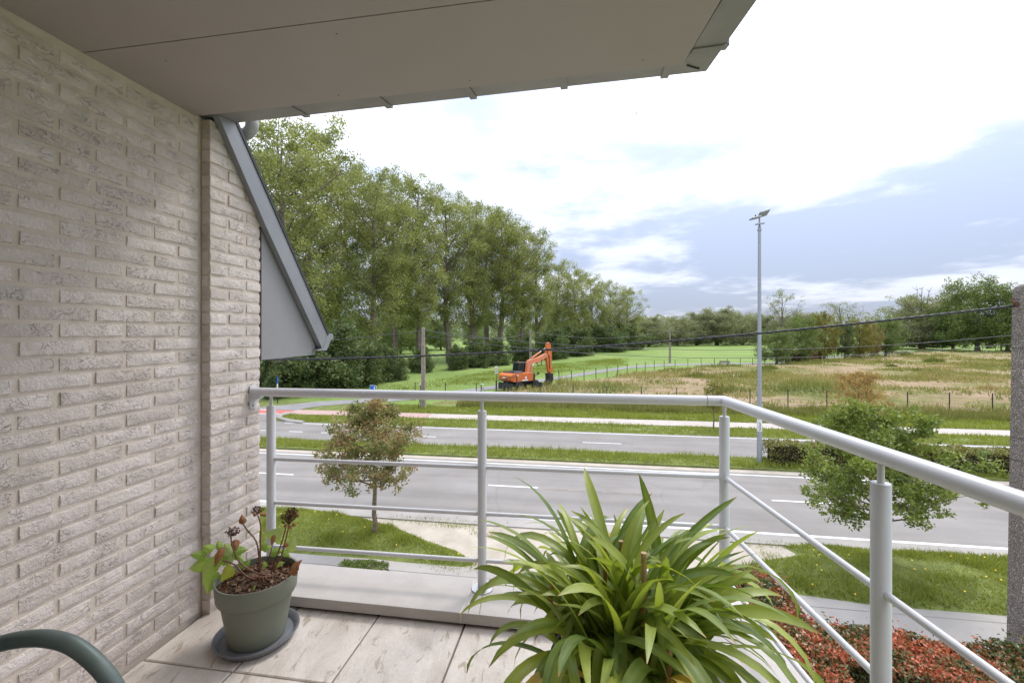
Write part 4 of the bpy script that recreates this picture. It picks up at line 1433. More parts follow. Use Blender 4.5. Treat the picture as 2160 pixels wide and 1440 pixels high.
LV = [  # px, py, length, width, tip angle, material, tilt, depth
    (414, 1191, .085, .075, 200, 'hleaf', (.9, -.2), -.03), (437, 1203, .115, .085, 255, 'hleaf', (.5, -.1), -.06), (440, 1230, .10, .08, 262, 'hleaf', (.3, .1), -.05),
    (416, 1167, .085, .05, 175, 'hleaf', (1.6, 0), -.01), (437, 1153, .07, .045, 150, 'hleaf', (1.4, 0), 0), (460, 1147, .05, .035, 120, 'hleaf', (1.0, 0), 0),
    (465, 1178, .075, .06, 300, 'hleaf', (.5, .1), -.02), (476, 1210, .072, .062, 235, 'hleaf_yellow', (.4, .1), -.06), (481, 1183, .06, .05, 280, 'hleaf_pale', (.7, .2), -.02),
    (480, 1155, .075, .055, 130, 'hleaf_pale', (1.0, .2), .0), (505, 1160, .07, .055, 20, 'hleaf', (.9, .2), .0), (500, 1172, .06, .045, 330, 'hleaf', (.9, .1), .01),
    (573, 1128, .082, .068, 170, 'hleaf_pale', (.25, .15), .03), (614, 1147, .072, .058, 80, 'hleaf_pale', (.3, -.2), .02), (584, 1162, .065, .045, 10, 'hleaf', (.9, 0), .03),
    (556, 1148, .05, .035, 100, 'hleaf', (.7, 0), .03), (565, 1155, .045, .03, 30, 'hleaf', (.7, .3), .03), (520, 1187, .05, .032, 70, 'hleaf', (.7, 0), -.02), (508, 1186, .05, .03, 110, 'hleaf', (.7, .2), -.03),
    (557, 1189, .034, .026, 120, 'hleaf', (.6, 0), -.03), (590, 1188, .04, .025, 20, 'hleaf', (.6, 0), .0), (603, 1168, .05, .03, 330, 'hleaf', (.8, 0), .02), (535, 1240, .026, .014, 70, 'hleaf', (.5, 0), -.08),
    (525, 1120, .022, .012, 60, 'hleaf', (.5, 0), 0), (575, 1140, .05, .022, 260, 'dry_leaf', (.3, .3), .0), (600, 1150, .035, .02, 200, 'dry_leaf', (.5, .1), .01)]
for k, (px, py, L, W, a, mt, tl, dy) in enumerate(LV):
    ovate('leaf', hp(px, py, dy), L, W, a, mt, tl, 0.25 + 0.1 * (k % 3), 0.5, 0.004, k)
ovate('withered_leaf', hp(459, 1175, -.05), .085, .036, 255, 'dry_leaf', (.5, .3), 0.7, 0.8, 0.02, 50)
ovate('withered_leaf', hp(495, 1150, -.03), .05, .04, 280, 'dry_leaf', (.5, .3), 0.7, 0.9, 0.03, 51)
ovate('withered_leaf', hp(510, 1096), .045, .035, 100, 'dry_leaf', (.1, .4), 0.8, 1.0, 0.04, 52)
ovate('withered_leaf', hp(617, 1196, -.04), .075, .06, 60, 'dry_leaf', (.4, -.5), 0.7, 1.0, 0.035, 53)
for k, (px, py) in enumerate(((537, 1084), (550, 1083), (556, 1086), (601, 1110), (612, 1113), (620, 1107), (626, 1085))):
    ovate('dry_bract', hp(px, py, -.01), .02, .018, 90 + 50 * k, 'dry_leaf', (.3, .2), 0.8, 1.0, 0.03, 60 + k)

# ---- agapanthus in a dark pot
AC = Vector((0.345, 1.35, ZF))
aga = thing('potted_agapanthus', 'large agapanthus with arching green strap leaves in a dark pot', 'potted plant', AC)
MB().lathe(AC, [(0.165, 0.0), (0.17, 0.004), (0.215, 0.35), (0.228, 0.355), (0.23, 0.395), (0.222, 0.395), (0.21, 0.36)], 40, cap1=False).build('pot', M['black_pot'], aga, True, 45)
MB().lathe(AC, [(0.212, 0.34), (0.15, 0.365), (0.05, 0.375)], 30, cap0=False).build('soil', M['soil'], aga, True)
ra = random.Random(21)


def strap(base, az, el, L, W, droop, twist, mat, name='leaf', seg=13):
    """arching strap leaf; el: start elevation, droop: how fast it bends over"""
    vs = []; fs = []; al = []; vn = []
    p = Vector(base); a = el
    ds = L / seg
    bend0 = ra.uniform(0.25, 0.55)
    d_az = ra.uniform(-0.07, 0.07)
    for i in range(seg + 1):
        t = i / seg
        d = Vector((math.cos(az) * math.cos(a), math.sin(az) * math.cos(a), math.sin(a)))
        side = Vector((-math.sin(az), math.cos(az), 0))
        nr = side.cross(d) * -1
        tw = twist * t
        sd2 = side * math.cos(tw) + nr * math.sin(tw); nr2 = nr * math.cos(tw) - side * math.sin(tw)
        w = W * 0.5 * min(1.0, 0.55 + 1.3 * t) * (1 - max(0, (t - 0.6) / 0.4) ** 2.2) ** 0.8 + 0.0008
        ch_ = 0.32 * (1 - t * 0.6)
        for s in (-1, -0.5, 0, 0.5, 1):
            vs.append(p + sd2 * (s * w) + nr2 * (abs(s) ** 1.5 * w * ch_))
            al.append(t); vn.append(1.0 if s == 0 else 0.0)
        p = p + d * ds
        az += d_az
        a -= droop * ds * (0.35 + 1.6 * max(0, t - bend0 * 0.5)) * (1.0 if a > -1.25 else 0.0)
    for i in range(seg):
        for j in range(4):
            q = i * 5 + j
            fs.append((q, q + 1, q + 6, q + 5))
    mb = MB().add(vs, fs)
    o_ = mb.build(name, M[mat], aga, True, 180)
    add_attr(o_, 'along', al)
    add_attr(o_, 'vein', vn)
    return o_


top = ZF + 0.375
# outer drooping, middle arching, inner upright
for k in range(260):
    az = ra.uniform(0, 2 * math.pi)
    kind_ = k / 260
    rad = ra.uniform(0.02, 0.17)
    ba = ra.uniform(0, 2 * math.pi) if (rad < 0.08 or k % 2) else az + ra.uniform(-0.9, 0.9)
    base = AC + Vector((math.cos(ba) * rad, math.sin(ba) * rad, 0.35 + ra.uniform(0.0, 0.16)))
    if kind_ < 0.38:
        el, L, dr = math.radians(ra.uniform(35, 66)), ra.uniform(0.32, 0.54), ra.uniform(5.0, 9.0)
    elif kind_ < 0.70:
        el, L, dr = math.radians(ra.uniform(52, 80)), ra.uniform(0.34, 0.53), ra.uniform(3.2, 7.0)
    else:
        el, L, dr = math.radians(ra.uniform(62, 86)), ra.uniform(0.36, 0.56), ra.uniform(1.0, 4.0)
    strap(base, az, el, L, ra.uniform(0.019, 0.037), dr, ra.uniform(-1.0, 1.0), 'strap')
for k in range(12):
    az = math.radians(ra.uniform(-100, 60)) if k % 3 else math.radians(ra.uniform(150, 260))
    rad = ra.uniform(0.03, 0.14)
    base = AC + Vector((math.cos(az) * rad, math.sin(az) * rad, 0.36 + ra.uniform(0.0, 0.14)))
    strap(base, az, math.radians(ra.uniform(48, 74)), ra.uniform(0.50, 0.64), ra.uniform(0.026, 0.036), ra.uniform(6.0, 9.0), ra.uniform(-0.6, 0.6), 'strap')
for k in range(13):
    az = ra.uniform(0, 2 * math.pi)
    base = AC + Vector((math.cos(az) * 0.12, math.sin(az) * 0.12, 0.37))
    strap(base, az, math.radians(ra.uniform(30, 70)), ra.uniform(0.22, 0.40), 0.035, ra.uniform(3, 7), ra.uniform(-1, 1), 'strap_yellow', 'yellowed_leaf')
for (px, py0, py1, dy) in ((1358, 1330, 1165, -0.14), (1276, 1290, 1145, 0.05), (1412, 1440, 1345, -0.22), (1165, 1250, 1215, 0.0), (1310, 1220, 1140, 0.08)):
    y_ = AC.y + dy
    a, b = Vector(P(px - 4, py0, y_)), Vector(P(px, py1, y_))
    mid = a.lerp(b, 0.5) + Vector((0.004, 0, 0))
    MB().tube([a - Vector((0, 0, 0.12)), a, mid, b], [0.008, 0.0075, 0.007, 0.0078], 9).build('cut_stalk', M['stalk'], aga, True)
for k in range(26):
    az = ra.uniform(0, 2 * math.pi); rad = ra.uniform(0.05, 0.18)
    base = AC + Vector((math.cos(az) * rad, math.sin(az) * rad, 0.36))
    q = base + Vector((math.cos(az) * 0.03, math.sin(az) * 0.03, ra.uniform(0.09, 0.16)))
    MB().tube([base, base.lerp(q, 0.5), q], [0.02, 0.019, 0.012], 8).build('leaf_sheath', M['sheath'] if k % 2 else M['hleaf_pale'], aga, True)

# ---- garden chair by the wall, one arm in view
chair = thing('garden_chair', 'green grey tubular arm of a garden chair by the wall', 'chair', (-1.3, 0.8, ZF))
arm = [(-60, 1378), (0, 1357), (50, 1347), (100, 1346), (150, 1359), (195, 1391), (230, 1430), (252, 1470), (268, 1530)]
for dy, nm in ((0.0, 'armrest'), (-0.58, 'armrest')):
    pts = []
    for a, b in arm:
        q = Vector(P(a, b, 1.0)); q.y += dy * 1.0
        pts.append(q)
    sm = []
    k = len(pts)
    for i in range(k - 1):
        for t in (0, 0.25, 0.5, 0.75):
            p0 = pts[max(i - 1, 0)]; p1 = pts[i]; p2 = pts[i + 1]; p3 = pts[min(i + 2, k - 1)]
            sm.append(0.5 * ((2 * p1) + (p2 - p0) * t + (2 * p0 - 5 * p1 + 4 * p2 - p3) * t * t + (3 * p1 - p0 - 3 * p2 + p3) * t ** 3))
    sm.append(pts[-1])
    foot = Vector((sm[-1].x + 0.03, sm[-1].y, ZF + 0.005))
    MB().tube(sm, 0.0175, 18).build(nm, M['chair'], chair, True, 180)
    MB().tube([sm[-1], sm[-1].lerp(foot, 0.5), foot], 0.0175, 16).build('leg', M['chair'], chair, True, 180)
    back = Vector((sm[0].x - 0.20, sm[0].y, sm[0].z + 0.38)); bfoot = Vector((sm[0].x - 0.02, sm[0].y, ZF + 0.005))
    MB().tube([back, Vector((sm[0].x, sm[0].y, sm[0].z - 0.01)), bfoot], 0.0165, 14).build('leg', M['chair'], chair, True, 180)
sx0, sx1 = sm[0].x + 0.02, sm[-1].x
MB().box(((sx0 + sx1) / 2 - 0.02, 0.71, ZF + 0.43), (sx1 - sx0 + 0.1, 0.54, 0.02), None, 0.006).build('seat', M['sling'], chair)
MB().prism([(sx0 - 0.03, 0.44, ZF + 0.44), (sx0 - 0.03, 0.98, ZF + 0.44), (sx0 - 0.20, 0.98, ZF + 1.08), (sx0 - 0.20, 0.44, ZF + 1.08)], (-0.015, 0, -0.004)).build('backrest', M['sling'], chair)
# ================================================================== TREES
def np_tubes(segs, n=5):
    """segs: list of (p0, p1, r0, r1) -> quads as separate faces"""
    P0 = np.array([s[0] for s in segs], float); P1 = np.array([s[1] for s in segs], float)
    R0 = np.array([s[2] for s in segs], float); R1 = np.array([s[3] for s in segs], float)
    d = P1 - P0
    d /= np.linalg.norm(d, axis=1)[:, None] + 1e-9
    a = np.where(np.abs(d[:, 2:3]) < 0.9, np.array([[0, 0, 1.0]]), np.array([[1.0, 0, 0]]))
    s = np.cross(d, a); s /= np.linalg.norm(s, axis=1)[:, None]
    t = np.cross(d, s)
    fs = []
    for j in range(n):
        a0 = 2 * np.pi * j / n; a1 = 2 * np.pi * (j + 1) / n
        o0 = s * np.cos(a0) + t * np.sin(a0); o1 = s * np.cos(a1) + t * np.sin(a1)
        fs.append(np.stack([P0 + o0 * R0[:, None], P0 + o1 * R0[:, None], P1 + o1 * R1[:, None], P1 + o0 * R1[:, None]], 1))
    return np.concatenate(fs).reshape(-1, 3)


def leaf_quads(cen, size, r, flat=0.35, aspect=0.6):
    n = len(cen)
    a = r.normal(0, 1, (n, 3)); a /= np.linalg.norm(a, axis=1)[:, None]
    nr = r.normal(0, 1, (n, 3)); nr[:, 2] += flat * 2
    b = np.cross(nr, a); b /= np.linalg.norm(b, axis=1)[:, None] + 1e-9
    s = (size * r.uniform(0.6, 1.25, n))[:, None]
    return np.stack([cen - a * s * 0.5, cen + b * s * 0.5 * aspect - a * s * 0.05, cen + a * s * 0.5, cen - b * s * 0.5 * aspect - a * s * 0.05], 1).reshape(-1, 3)


def tree_meshes(name, seed, H, cb, R, shape, nl, leaf, nper, clump, trunk_r, asc=0.9, lean=0.0, sub=3, bare=0.0, vary=(0.72, 1.15), tspread=1.0, qs=(0.42, 0.6, 0.78, 1.0)):
    """returns trunk mesh and crown mesh. shape(t): crown radius factor at relative height t"""
    r = np.random.default_rng(seed)
    segs = []
    pts = []
    x = y = 0.0
    nst = 12
    for i in range(nst + 1):
        t = i / nst
        pts.append(np.array([x, y, H * 0.94 * t]))
        x += r.normal(0, 0.012) * H * tspread * 0.5 + lean * H / nst; y += r.normal(0, 0.012) * H * tspread * 0.5
    rad = lambda t: trunk_r * (1 - t) ** 0.85 + 0.012 * H / 30
    for i in range(nst):
        r0, r1 = rad(i / nst), rad((i + 1) / nst)
        if i == 0: r0 *= 1.25
        segs.append((pts[i], pts[i + 1], r0, r1))

    def trunk_at(z):
        t = np.clip(z / (H * 0.94), 0, 0.999) * nst
        i = int(t)
        return pts[i] + (pts[i + 1] - pts[i]) * (t - i)
    centers = []; csize = []
    ga = 2.39996
    for k in range(nl):
        t = (k + 0.5) / nl
        hz = cb + (H * 0.97 - cb) * (t ** 0.9)
        rel = (hz - cb) / (H - cb)
        Rm = R * shape(rel) * r.uniform(*vary)
        az = k * ga + r.normal(0, 0.35)
        start_z = max(cb * 0.6, hz - Rm * asc * r.uniform(0.7, 1.1))
        p0 = trunk_at(min(start_z, H * 0.93))
        c0 = trunk_at(min(hz, H * 0.93))
        tip = np.array([c0[0] + math.cos(az) * Rm, c0[1] + math.sin(az) * Rm, hz + r.normal(0, 0.02) * H])
        mid = p0 + (tip - p0) * 0.5 + np.array([0, 0, -0.10 * Rm]) + r.normal(0, 0.06, 3) * Rm
        br = min(rad(start_z / H) * 0.5, 0.012 * np.linalg.norm(tip - p0) + 0.012)
        segs.append((p0, mid, br, br * 0.65)); segs.append((mid, tip, br * 0.65, br * 0.18))
        for q in qs:
            bp = p0 + (mid - p0) * (q * 2) if q < 0.5 else mid + (tip - mid) * (q * 2 - 1)
            for s in range(sub):
                off = r.normal(0, 1, 3); off /= np.linalg.norm(off)
                ln = Rm * r.uniform(0.14, 0.42) * (1.15 - 0.35 * q)
                e_ = bp + off * ln + np.array([0, 0, 0.12 * ln])
                if s < 2:
                    segs.append((bp, e_, br * 0.28, br * 0.08))
                centers.append(e_); csize.append(clump * r.uniform(0.55, 1.25))
    centers = np.array(centers); csize = np.array(csize)
    keep = r.uniform(0, 1, len(centers)) > bare
    centers, csize = centers[keep], csize[keep]
    n = len(centers)
    cnt = np.maximum(3, (nper * r.uniform(0.5, 1.5, n) * (csize / clump) ** 1.5)).astype(int)
    idx = np.repeat(np.arange(n), cnt)
    dd = r.normal(0, 1, (len(idx), 3)); dd /= np.linalg.norm(dd, axis=1)[:, None]
    rr = r.uniform(0, 1, len(idx)) ** 0.5
    cen = centers[idx] + dd * (rr * csize[idx])[:, None] * np.array([1, 1, 0.8])
    cen[:, 2] = np.maximum(cen[:, 2], cb * 0.35)
    tone = r.normal(0, 0.12, n)
    rn = np.clip(r.normal(0.5, 0.2, len(idx)) + tone[idx], 0, 1)
    V = leaf_quads(cen, np.full(len(cen), leaf), r)
    tm_ = fast_mesh(name + '_trunk', np_tubes(segs, 6), 4, None, False)
    cm_ = fast_mesh(name + '_crown', V, 4, rn)
    return tm_, cm_


def plant_tree(name, meshes, loc, rot, scale, label, cat='tree', group=None, mats=('bark', 'broad')):
    t = thing(name, label, cat, loc, group)
    t.rotation_euler = (0, 0, rot)
    t.scale = scale
    for nm, me, mt in (('trunk', meshes[0], mats[0]), ('crown', meshes[1], mats[1])):
        if me is None: continue
        if len(me.materials) == 0: me.materials.append(M[mt])
        o_ = bpy.data.objects.new(nm, me)
        COL.objects.link(o_); o_.parent = t
    return t


pop_shape = lambda t: (0.55 + 0.75 * t if t < 0.35 else 0.81 + 0.19 * math.sin((t - 0.35) / 0.25 * 1.57) if t < 0.6 else 1.0 * max(0.12, 1 - ((t - 0.6) / 0.43) ** 2.6))
POP = [tree_meshes('poplar', 100 + k, 33.0, 8.5, 6.2, pop_shape, 56, 0.30, 70, 1.18, 0.60, 1.15, 0, 3, 0.26, (0.55, 1.2)) for k in range(4)]
POPL = [tree_meshes('bushy_poplar', 120 + k, 26.0, 2.2, 7.0, pop_shape, 54, 0.32, 66, 1.3, 0.50, 0.95, 0, 3, 0.24, (0.55, 1.3)) for k in range(2)]
ORD = ['first', 'second', 'third', 'fourth', 'fifth', 'sixth', 'seventh', 'eighth', 'ninth', 'tenth', 'eleventh', 'twelfth', 'thirteenth', 'fourteenth', 'fifteenth', 'sixteenth', 'seventeenth', 'eighteenth']


def row(px, y, ytop, w=1.0):
    return ((px - 1080) / F * y, y, HC + (HY - ytop) / F * y, w)


pops = [row(598, 56.5, 232, 1.15), row(662, 73, 250, 1.25), row(779, 67, 352, 1.0), row(722, 84, 318, 1.05), row(882, 84, 366, 1.0), row(830, 96, 352, 1.15), row(949, 97, 398, 1.15), row(997, 106, 412, 1.2), row(1053, 114, 436, 1.2), row(1024, 124, 425, 1.15), row(1096, 124, 462, 1.2), row(1136, 132, 486, 1.1), row(1172, 145, 548, 1.0), row(1210, 153, 566, 1.0), row(1250, 162, 578, 1.0), row(1290, 170, 590, 1.0), row(1322, 178, 604, 0.95)]
pops.sort(key=lambda q: q[0] / q[1])
for k, (x, y, h, w) in enumerate(pops):
    s = h / 33.0
    bushy = x / y > 0.085
    if bushy: s = h / 26.0
    plant_tree('poplar_tree', POPL[k % 2] if bushy else POP[(k * 3 + 1) % 4], (x, y, -0.02), k * 1.9, (w * (0.55 + 0.45 * s), w * (0.55 + 0.45 * s), s), 'tall poplar, %s from the left in the row behind the lane' % ORD[k], 'tree', 'poplars behind the lane', ('bark', 'poplar'))
# slim trunk among them
sl = row(836, 76, 520, 1)
SLIM = tree_meshes('slim', 140, 20.0, 10.0, 3.2, pop_shape, 18, 0.3, 60, 1.1, 0.34, 1.0, 0.008)
plant_tree('slim_tree', SLIM, (sl[0], sl[1], 0), 0.4, (1, 1, 1.05), 'slim bent tree trunk standing between two poplars', 'tree', None, ('bark', 'poplar'))

# bushes at their feet
bush_shape = lambda t: math.sqrt(max(0.03, 1 - (t * 0.95) ** 2.2)) * (0.8 + 0.2 * min(1, t * 4))
BUSH = [tree_meshes('bush', 160 + k, 5.0, 0.25, 3.0, bush_shape, 22, 0.24, 75, 0.75, 0.09, 0.9, 0, 3, 0.05, tspread=0.4) for k in range(3)]
bl = [(640, 830, 5.2, 1.0, 'broad dark willow bush left of the poplar trunks'), (690, 824, 7.2, 1.2, 'large dark willow bush between the first two poplar trunks'), (765, 812, 5.6, 1.0, 'yellow green bush at the foot of a poplar'), (820, 803, 4.6, 0.9, 'dark round bush right of the second poplar'), (575, 836, 4.2, 1.1, 'low dark bush beside the brick pier'), (888, 785, 4.0, 0.9, 'dark bush hiding the foot of a thick poplar trunk'), (965, 779, 4.2, 1.0, 'dark bush under the poplars left of the excavator'), (1005, 774, 5.0, 1.0, 'dark bush under the poplars behind the white sign'), (1045, 770, 5.4, 1.0, 'dark bush under the poplars above the excavator cab'), (1100, 764, 5.5, 1.1, 'bushy growth under the poplars behind the excavator arm'), (1160, 757, 7.0, 1.2, 'tall undergrowth below the poplars right of the excavator'), (1215, 750, 8.0, 1.3, 'dense dark undergrowth below the far poplars'), (1270, 742, 9.0, 1.4, 'tall dark undergrowth at the end of the poplar row'), (1318, 737, 10.0, 1.5, 'last tall bush where the poplar row ends')]
for k, (px, py, h, w, lb) in enumerate(bl):
    q = G(px, py)
    s = h / 5.0
    plant_tree('bush', BUSH[k % 3], (q[0], q[1], -0.05), k * 1.3, (s * w, s * w * 0.85, s), lb, 'bush', 'bushes under the poplars', ('bark', 'shrub'))

# trees filling the gap behind the poplars
rd_shape = lambda t: (0.75 + 0.5 * t if t < 0.4 else 0.95) if t < 0.5 else math.sqrt(max(0.02, 1 - ((t - 0.5) / 0.52) ** 2))
BRD = [tree_meshes('broad', 180 + k, 15.0, 2.2, 6.2, rd_shape, 30, 0.34, 75, 1.25, 0.42, 0.8, 0, 3, 0.06) for k in range(3)]
WIL = [tree_meshes('willow', 200 + k, 15.0, 1.6, 7.0, rd_shape, 40, 0.36, 85, 1.5, 0.55, 0.9, 0.005, 3, 0.04) for k in range(3)]
WILB = [tree_meshes('sparse', 220 + k, 18.0, 4.0, 6.5, rd_shape, 28, 0.34, 26, 1.2, 0.5, 1.0, 0, 3, 0.35) for k in range(2)]


def far_tree(name, meshes, px, pbase, ptop, wpx, label, mats, k, baseH, baseR, group=None):
    q = G(px, pbase)
    h = (pbase - ptop) / F * q[1]
    w = wpx / F * q[1] / 2
    plant_tree(name, meshes, (q[0], q[1], -0.05), k * 2.1, (w / (baseR * 1.12), w / (baseR * 1.12), h / baseH), label, 'tree', group, mats)


wls = [(1368, 731, 667, 92), (1428, 729, 668, 84), (1470, 728, 660, 84), (1512, 728, 650, 110), (1566, 727, 660, 80), (1610, 726, 662, 80)]
for k, (px, pb, pt, w) in enumerate(wls):
    far_tree('willow_tree', WIL[k % 3], px, pb, pt, w, 'grey green willow, %s from the left along the meadow edge' % ORD[k], ('bark', 'willow'), k, 15.0, 7.0, 'willows along the meadow edge')
far_tree('sparse_tree', WILB[0], 1652, 728, 610, 78, 'tall half bare tree standing behind the willows right of the lamp post', ('twig', 'willow'), 7, 18.0, 6.5)
far_tree('willow_tree', WIL[1], 1690, 727, 660, 90, 'grey willow behind the green trees right of the lamp post', ('bark', 'willow'), 8, 15.0, 7.0)
far_tree('sparse_tree', WILB[1], 1775, 727, 632, 95, 'half bare willow rising behind the row of green trees', ('twig', 'willow'), 9, 18.0, 6.5)
far_tree('willow_tree', WIL[2], 1945, 736, 622, 150, 'big round willow with a thick dark trunk beside the field', ('bark', 'willow'), 10, 15.0, 7.0)
far_tree('oak_tree', BRD[0], 2062, 741, 582, 150, 'tall dark green oak beside the concrete pole', ('bark', 'broad'), 11, 15.0, 6.2)
far_tree('oak_tree', BRD[1], 2125, 742, 610, 120, 'broad green tree partly behind the concrete pole', ('bark', 'broad'), 12, 15.0, 6.2)
far_tree('oak_tree', BRD[2], 2010, 738, 640, 90, 'green tree left of the tall oak', ('bark', 'broad'), 13, 15.0, 6.2)
gts = [(1638, 768, 690, 84, 'bushy green tree just right of the lamp post', 'broad'), (1690, 764, 664, 74, 'green tree with upright crown behind the corner of the field fence', 'broad'), (1738, 758, 660, 66, 'yellowish tree behind a concrete pole', 'sap_green'), (1782, 757, 676, 44, 'small dark tree between the yellowish trees', 'shrub'), (1812, 755, 672, 56, 'yellow green small tree behind the reddish hedge', 'sap_green'), (1842, 753, 684, 40, 'orange tinted small tree left of the curved lamp', 'muted_orange'), (1868, 751, 664, 70, 'dark green tree behind the curved street lamp', 'broad')]
BR2 = [(a, b.copy()) for a, b in BRD]
BRm = {}
for k, (px, pb, pt, w, lb, mt) in enumerate(gts):
    key = (k % 3, mt)
    if key not in BRm:
        c2 = BRD[k % 3][1].copy(); c2.materials.clear(); c2.materials.append(M[mt]); BRm[key] = c2
    far_tree('field_tree', (BRD[k % 3][0], BRm[key]), px, pb, pt, w, lb, ('bark', mt), k + 3, 15.0, 6.2, 'trees along the far lane')
# trees behind the poplar row
for k, (px, pb, pt, w, lb) in enumerate(((610, 760, 640, 120, 'dark tree far behind the leftmost poplars'), (700, 745, 640, 130, 'dark tree behind the willow bush'), (800, 742, 648, 130, 'dark tree in the gap between poplar trunks'), (880, 736, 650, 110, 'dark tree behind the thick poplar trunk'), (1180, 735, 640, 90, 'green tree behind the lower poplars'), (745, 752, 668, 80, 'round dark tree low between the second and third trunks'), (845, 746, 664, 84, 'round dark tree behind the slim trunk'), (930, 738, 668, 76, 'dark tree right of the weathered pole, behind the poplars'), (1090, 736, 672, 70, 'dark tree behind the poplars above the cab'), (1000, 737, 676, 60, 'low dark tree behind the poplars left of the zone sign'))):
    far_tree('back_tree', BRD[k % 3], px, pb, pt, w, lb, ('bark', 'broad'), k + 20, 15.0, 6.2, 'trees behind the poplars')

# dead branches over the big willow
dead = thing('dead_branches', 'bare dead branches sticking out above the big round willow', 'branches', P(1945, 640, 175.0))
segs = []
rr_ = random.Random(4)
for px, py, sx in ((1945, 605, 0), (1935, 610, -1), (1905, 628, -2), (1960, 612, 1), (1975, 622, 2), (1890, 640, -2)):
    a = np.array(P(1943 + sx * 10, 650, 175.0)); b_ = np.array(P(px, py, 175.0))
    segs.append((a, b_, 0.22, 0.06))
    for q in range(5):
        c_ = a + (b_ - a) * rr_.uniform(0.45, 1)
        segs.append((c_, c_ + np.array([rr_.uniform(-2.2, 2.2), rr_.uniform(-1, 1), rr_.uniform(0.2, 2.0)]), 0.09, 0.03))
V = np_tubes(segs, 5) - np.array(world_loc(dead))
link('branch', fast_mesh('branch', V, 4), M['twig'], dead)

# distant wood: one mass nobody could count
r_ = np.random.default_rng(77)
cs = []
for k in range(520):
    px = r_.uniform(520, 2350)
    y = r_.uniform(330, 460)
    hill = 18 * math.exp(-((px - 1760) / 110) ** 2) + 12 * math.exp(-((px - 1400) / 60) ** 2) + 9 * math.exp(-((px - 1990) / 90) ** 2)
    h = (17 + hill * 0.35 + r_.normal(0, 2.2)) * (y / 400)
    cs.append(((px - 1080) / F * y, y, h))
cen = []
for (x, y, h) in cs:
    n = 60
    d = r_.normal(0, 1, (n, 3)); d /= np.linalg.norm(d, axis=1)[:, None]
    R = r_.uniform(0.75, 1, (n, 1))
    cen.append(np.array([[x, y, h * 0.52]]) + d * R * np.array([[6.5, 6.5, h * 0.5]]))
cen = np.concatenate(cen)
V = leaf_quads(cen, np.full(len(cen), 2.4), r_)
o = link('distant_wood', fast_mesh('distant_wood', V, 4, np.clip(np.repeat(r_.normal(0.5, 0.18, len(cs)), 60) + r_.normal(0, 0.12, len(cen)), 0, 1)), M['far_wood'])
tag(o, 'distant wood closing the view along the horizon', 'wood', kind='stuff')

# ---- the two street maples and the saplings
mp_shape = lambda t: (0.66 + 1.13 * t if t < 0.3 else 1.0 - 0.62 * ((t - 0.3) / 0.7) ** 1.6)
q = G(790, 1125, 0.2)
AUT = tree_meshes('autumn', 301, 4.5, 1.95, 1.72, mp_shape, 33, 0.098, 50, 0.23, 0.085, 0.35, 0, 3, 0.10, (0.5, 1.2), qs=(0.55, 0.72, 0.88, 1.0))
plant_tree('maple_tree', AUT, (q[0], q[1], 0.2), 0.6, (1, 1, 1), 'small maple with rusty brown autumn leaves on the left mound', 'tree', None, ('bark_tree', 'autumn'))
GRN = tree_meshes('green', 305, 4.7, 1.6, 1.9, mp_shape, 38, 0.10, 62, 0.25, 0.085, 0.45, 0, 3, 0.04, (0.6, 1.15), qs=(0.5, 0.7, 0.86, 1.0))
plant_tree('maple_tree', GRN, (10.42, 12.5, 0.2), 2.6, (1, 1, 0.97), 'green maple with yellowish tips behind the railing post', 'tree', None, ('bark_tree', 'maple'))
SAP = tree_meshes('sapling', 310, 3.6, 1.5, 1.0, mp_shape, 14, 0.13, 16, 0.25, 0.05, 0.7, 0, 3, 0.25)
SAP2 = tree_meshes('sapling_wide', 311, 4.3, 1.0, 1.9, mp_shape, 22, 0.14, 26, 0.36, 0.05, 0.7, 0, 3, 0.15)
q = G(1505, 903)
plant_tree('sapling', SAP, (q[0], q[1], 0), 0.3, (1, 1, 1), 'thin young tree with sparse leaves on the verge near the railing corner', 'tree', None, ('bark_tree', 'sap_green'))
q = G(1813, 909)
plant_tree('sapling', SAP2, (q[0], q[1], 0), 0.9, (1, 1, 1), 'young tree with orange brown leaves on the verge beyond the road', 'tree', None, ('bark_tree', 'sap_orange'))

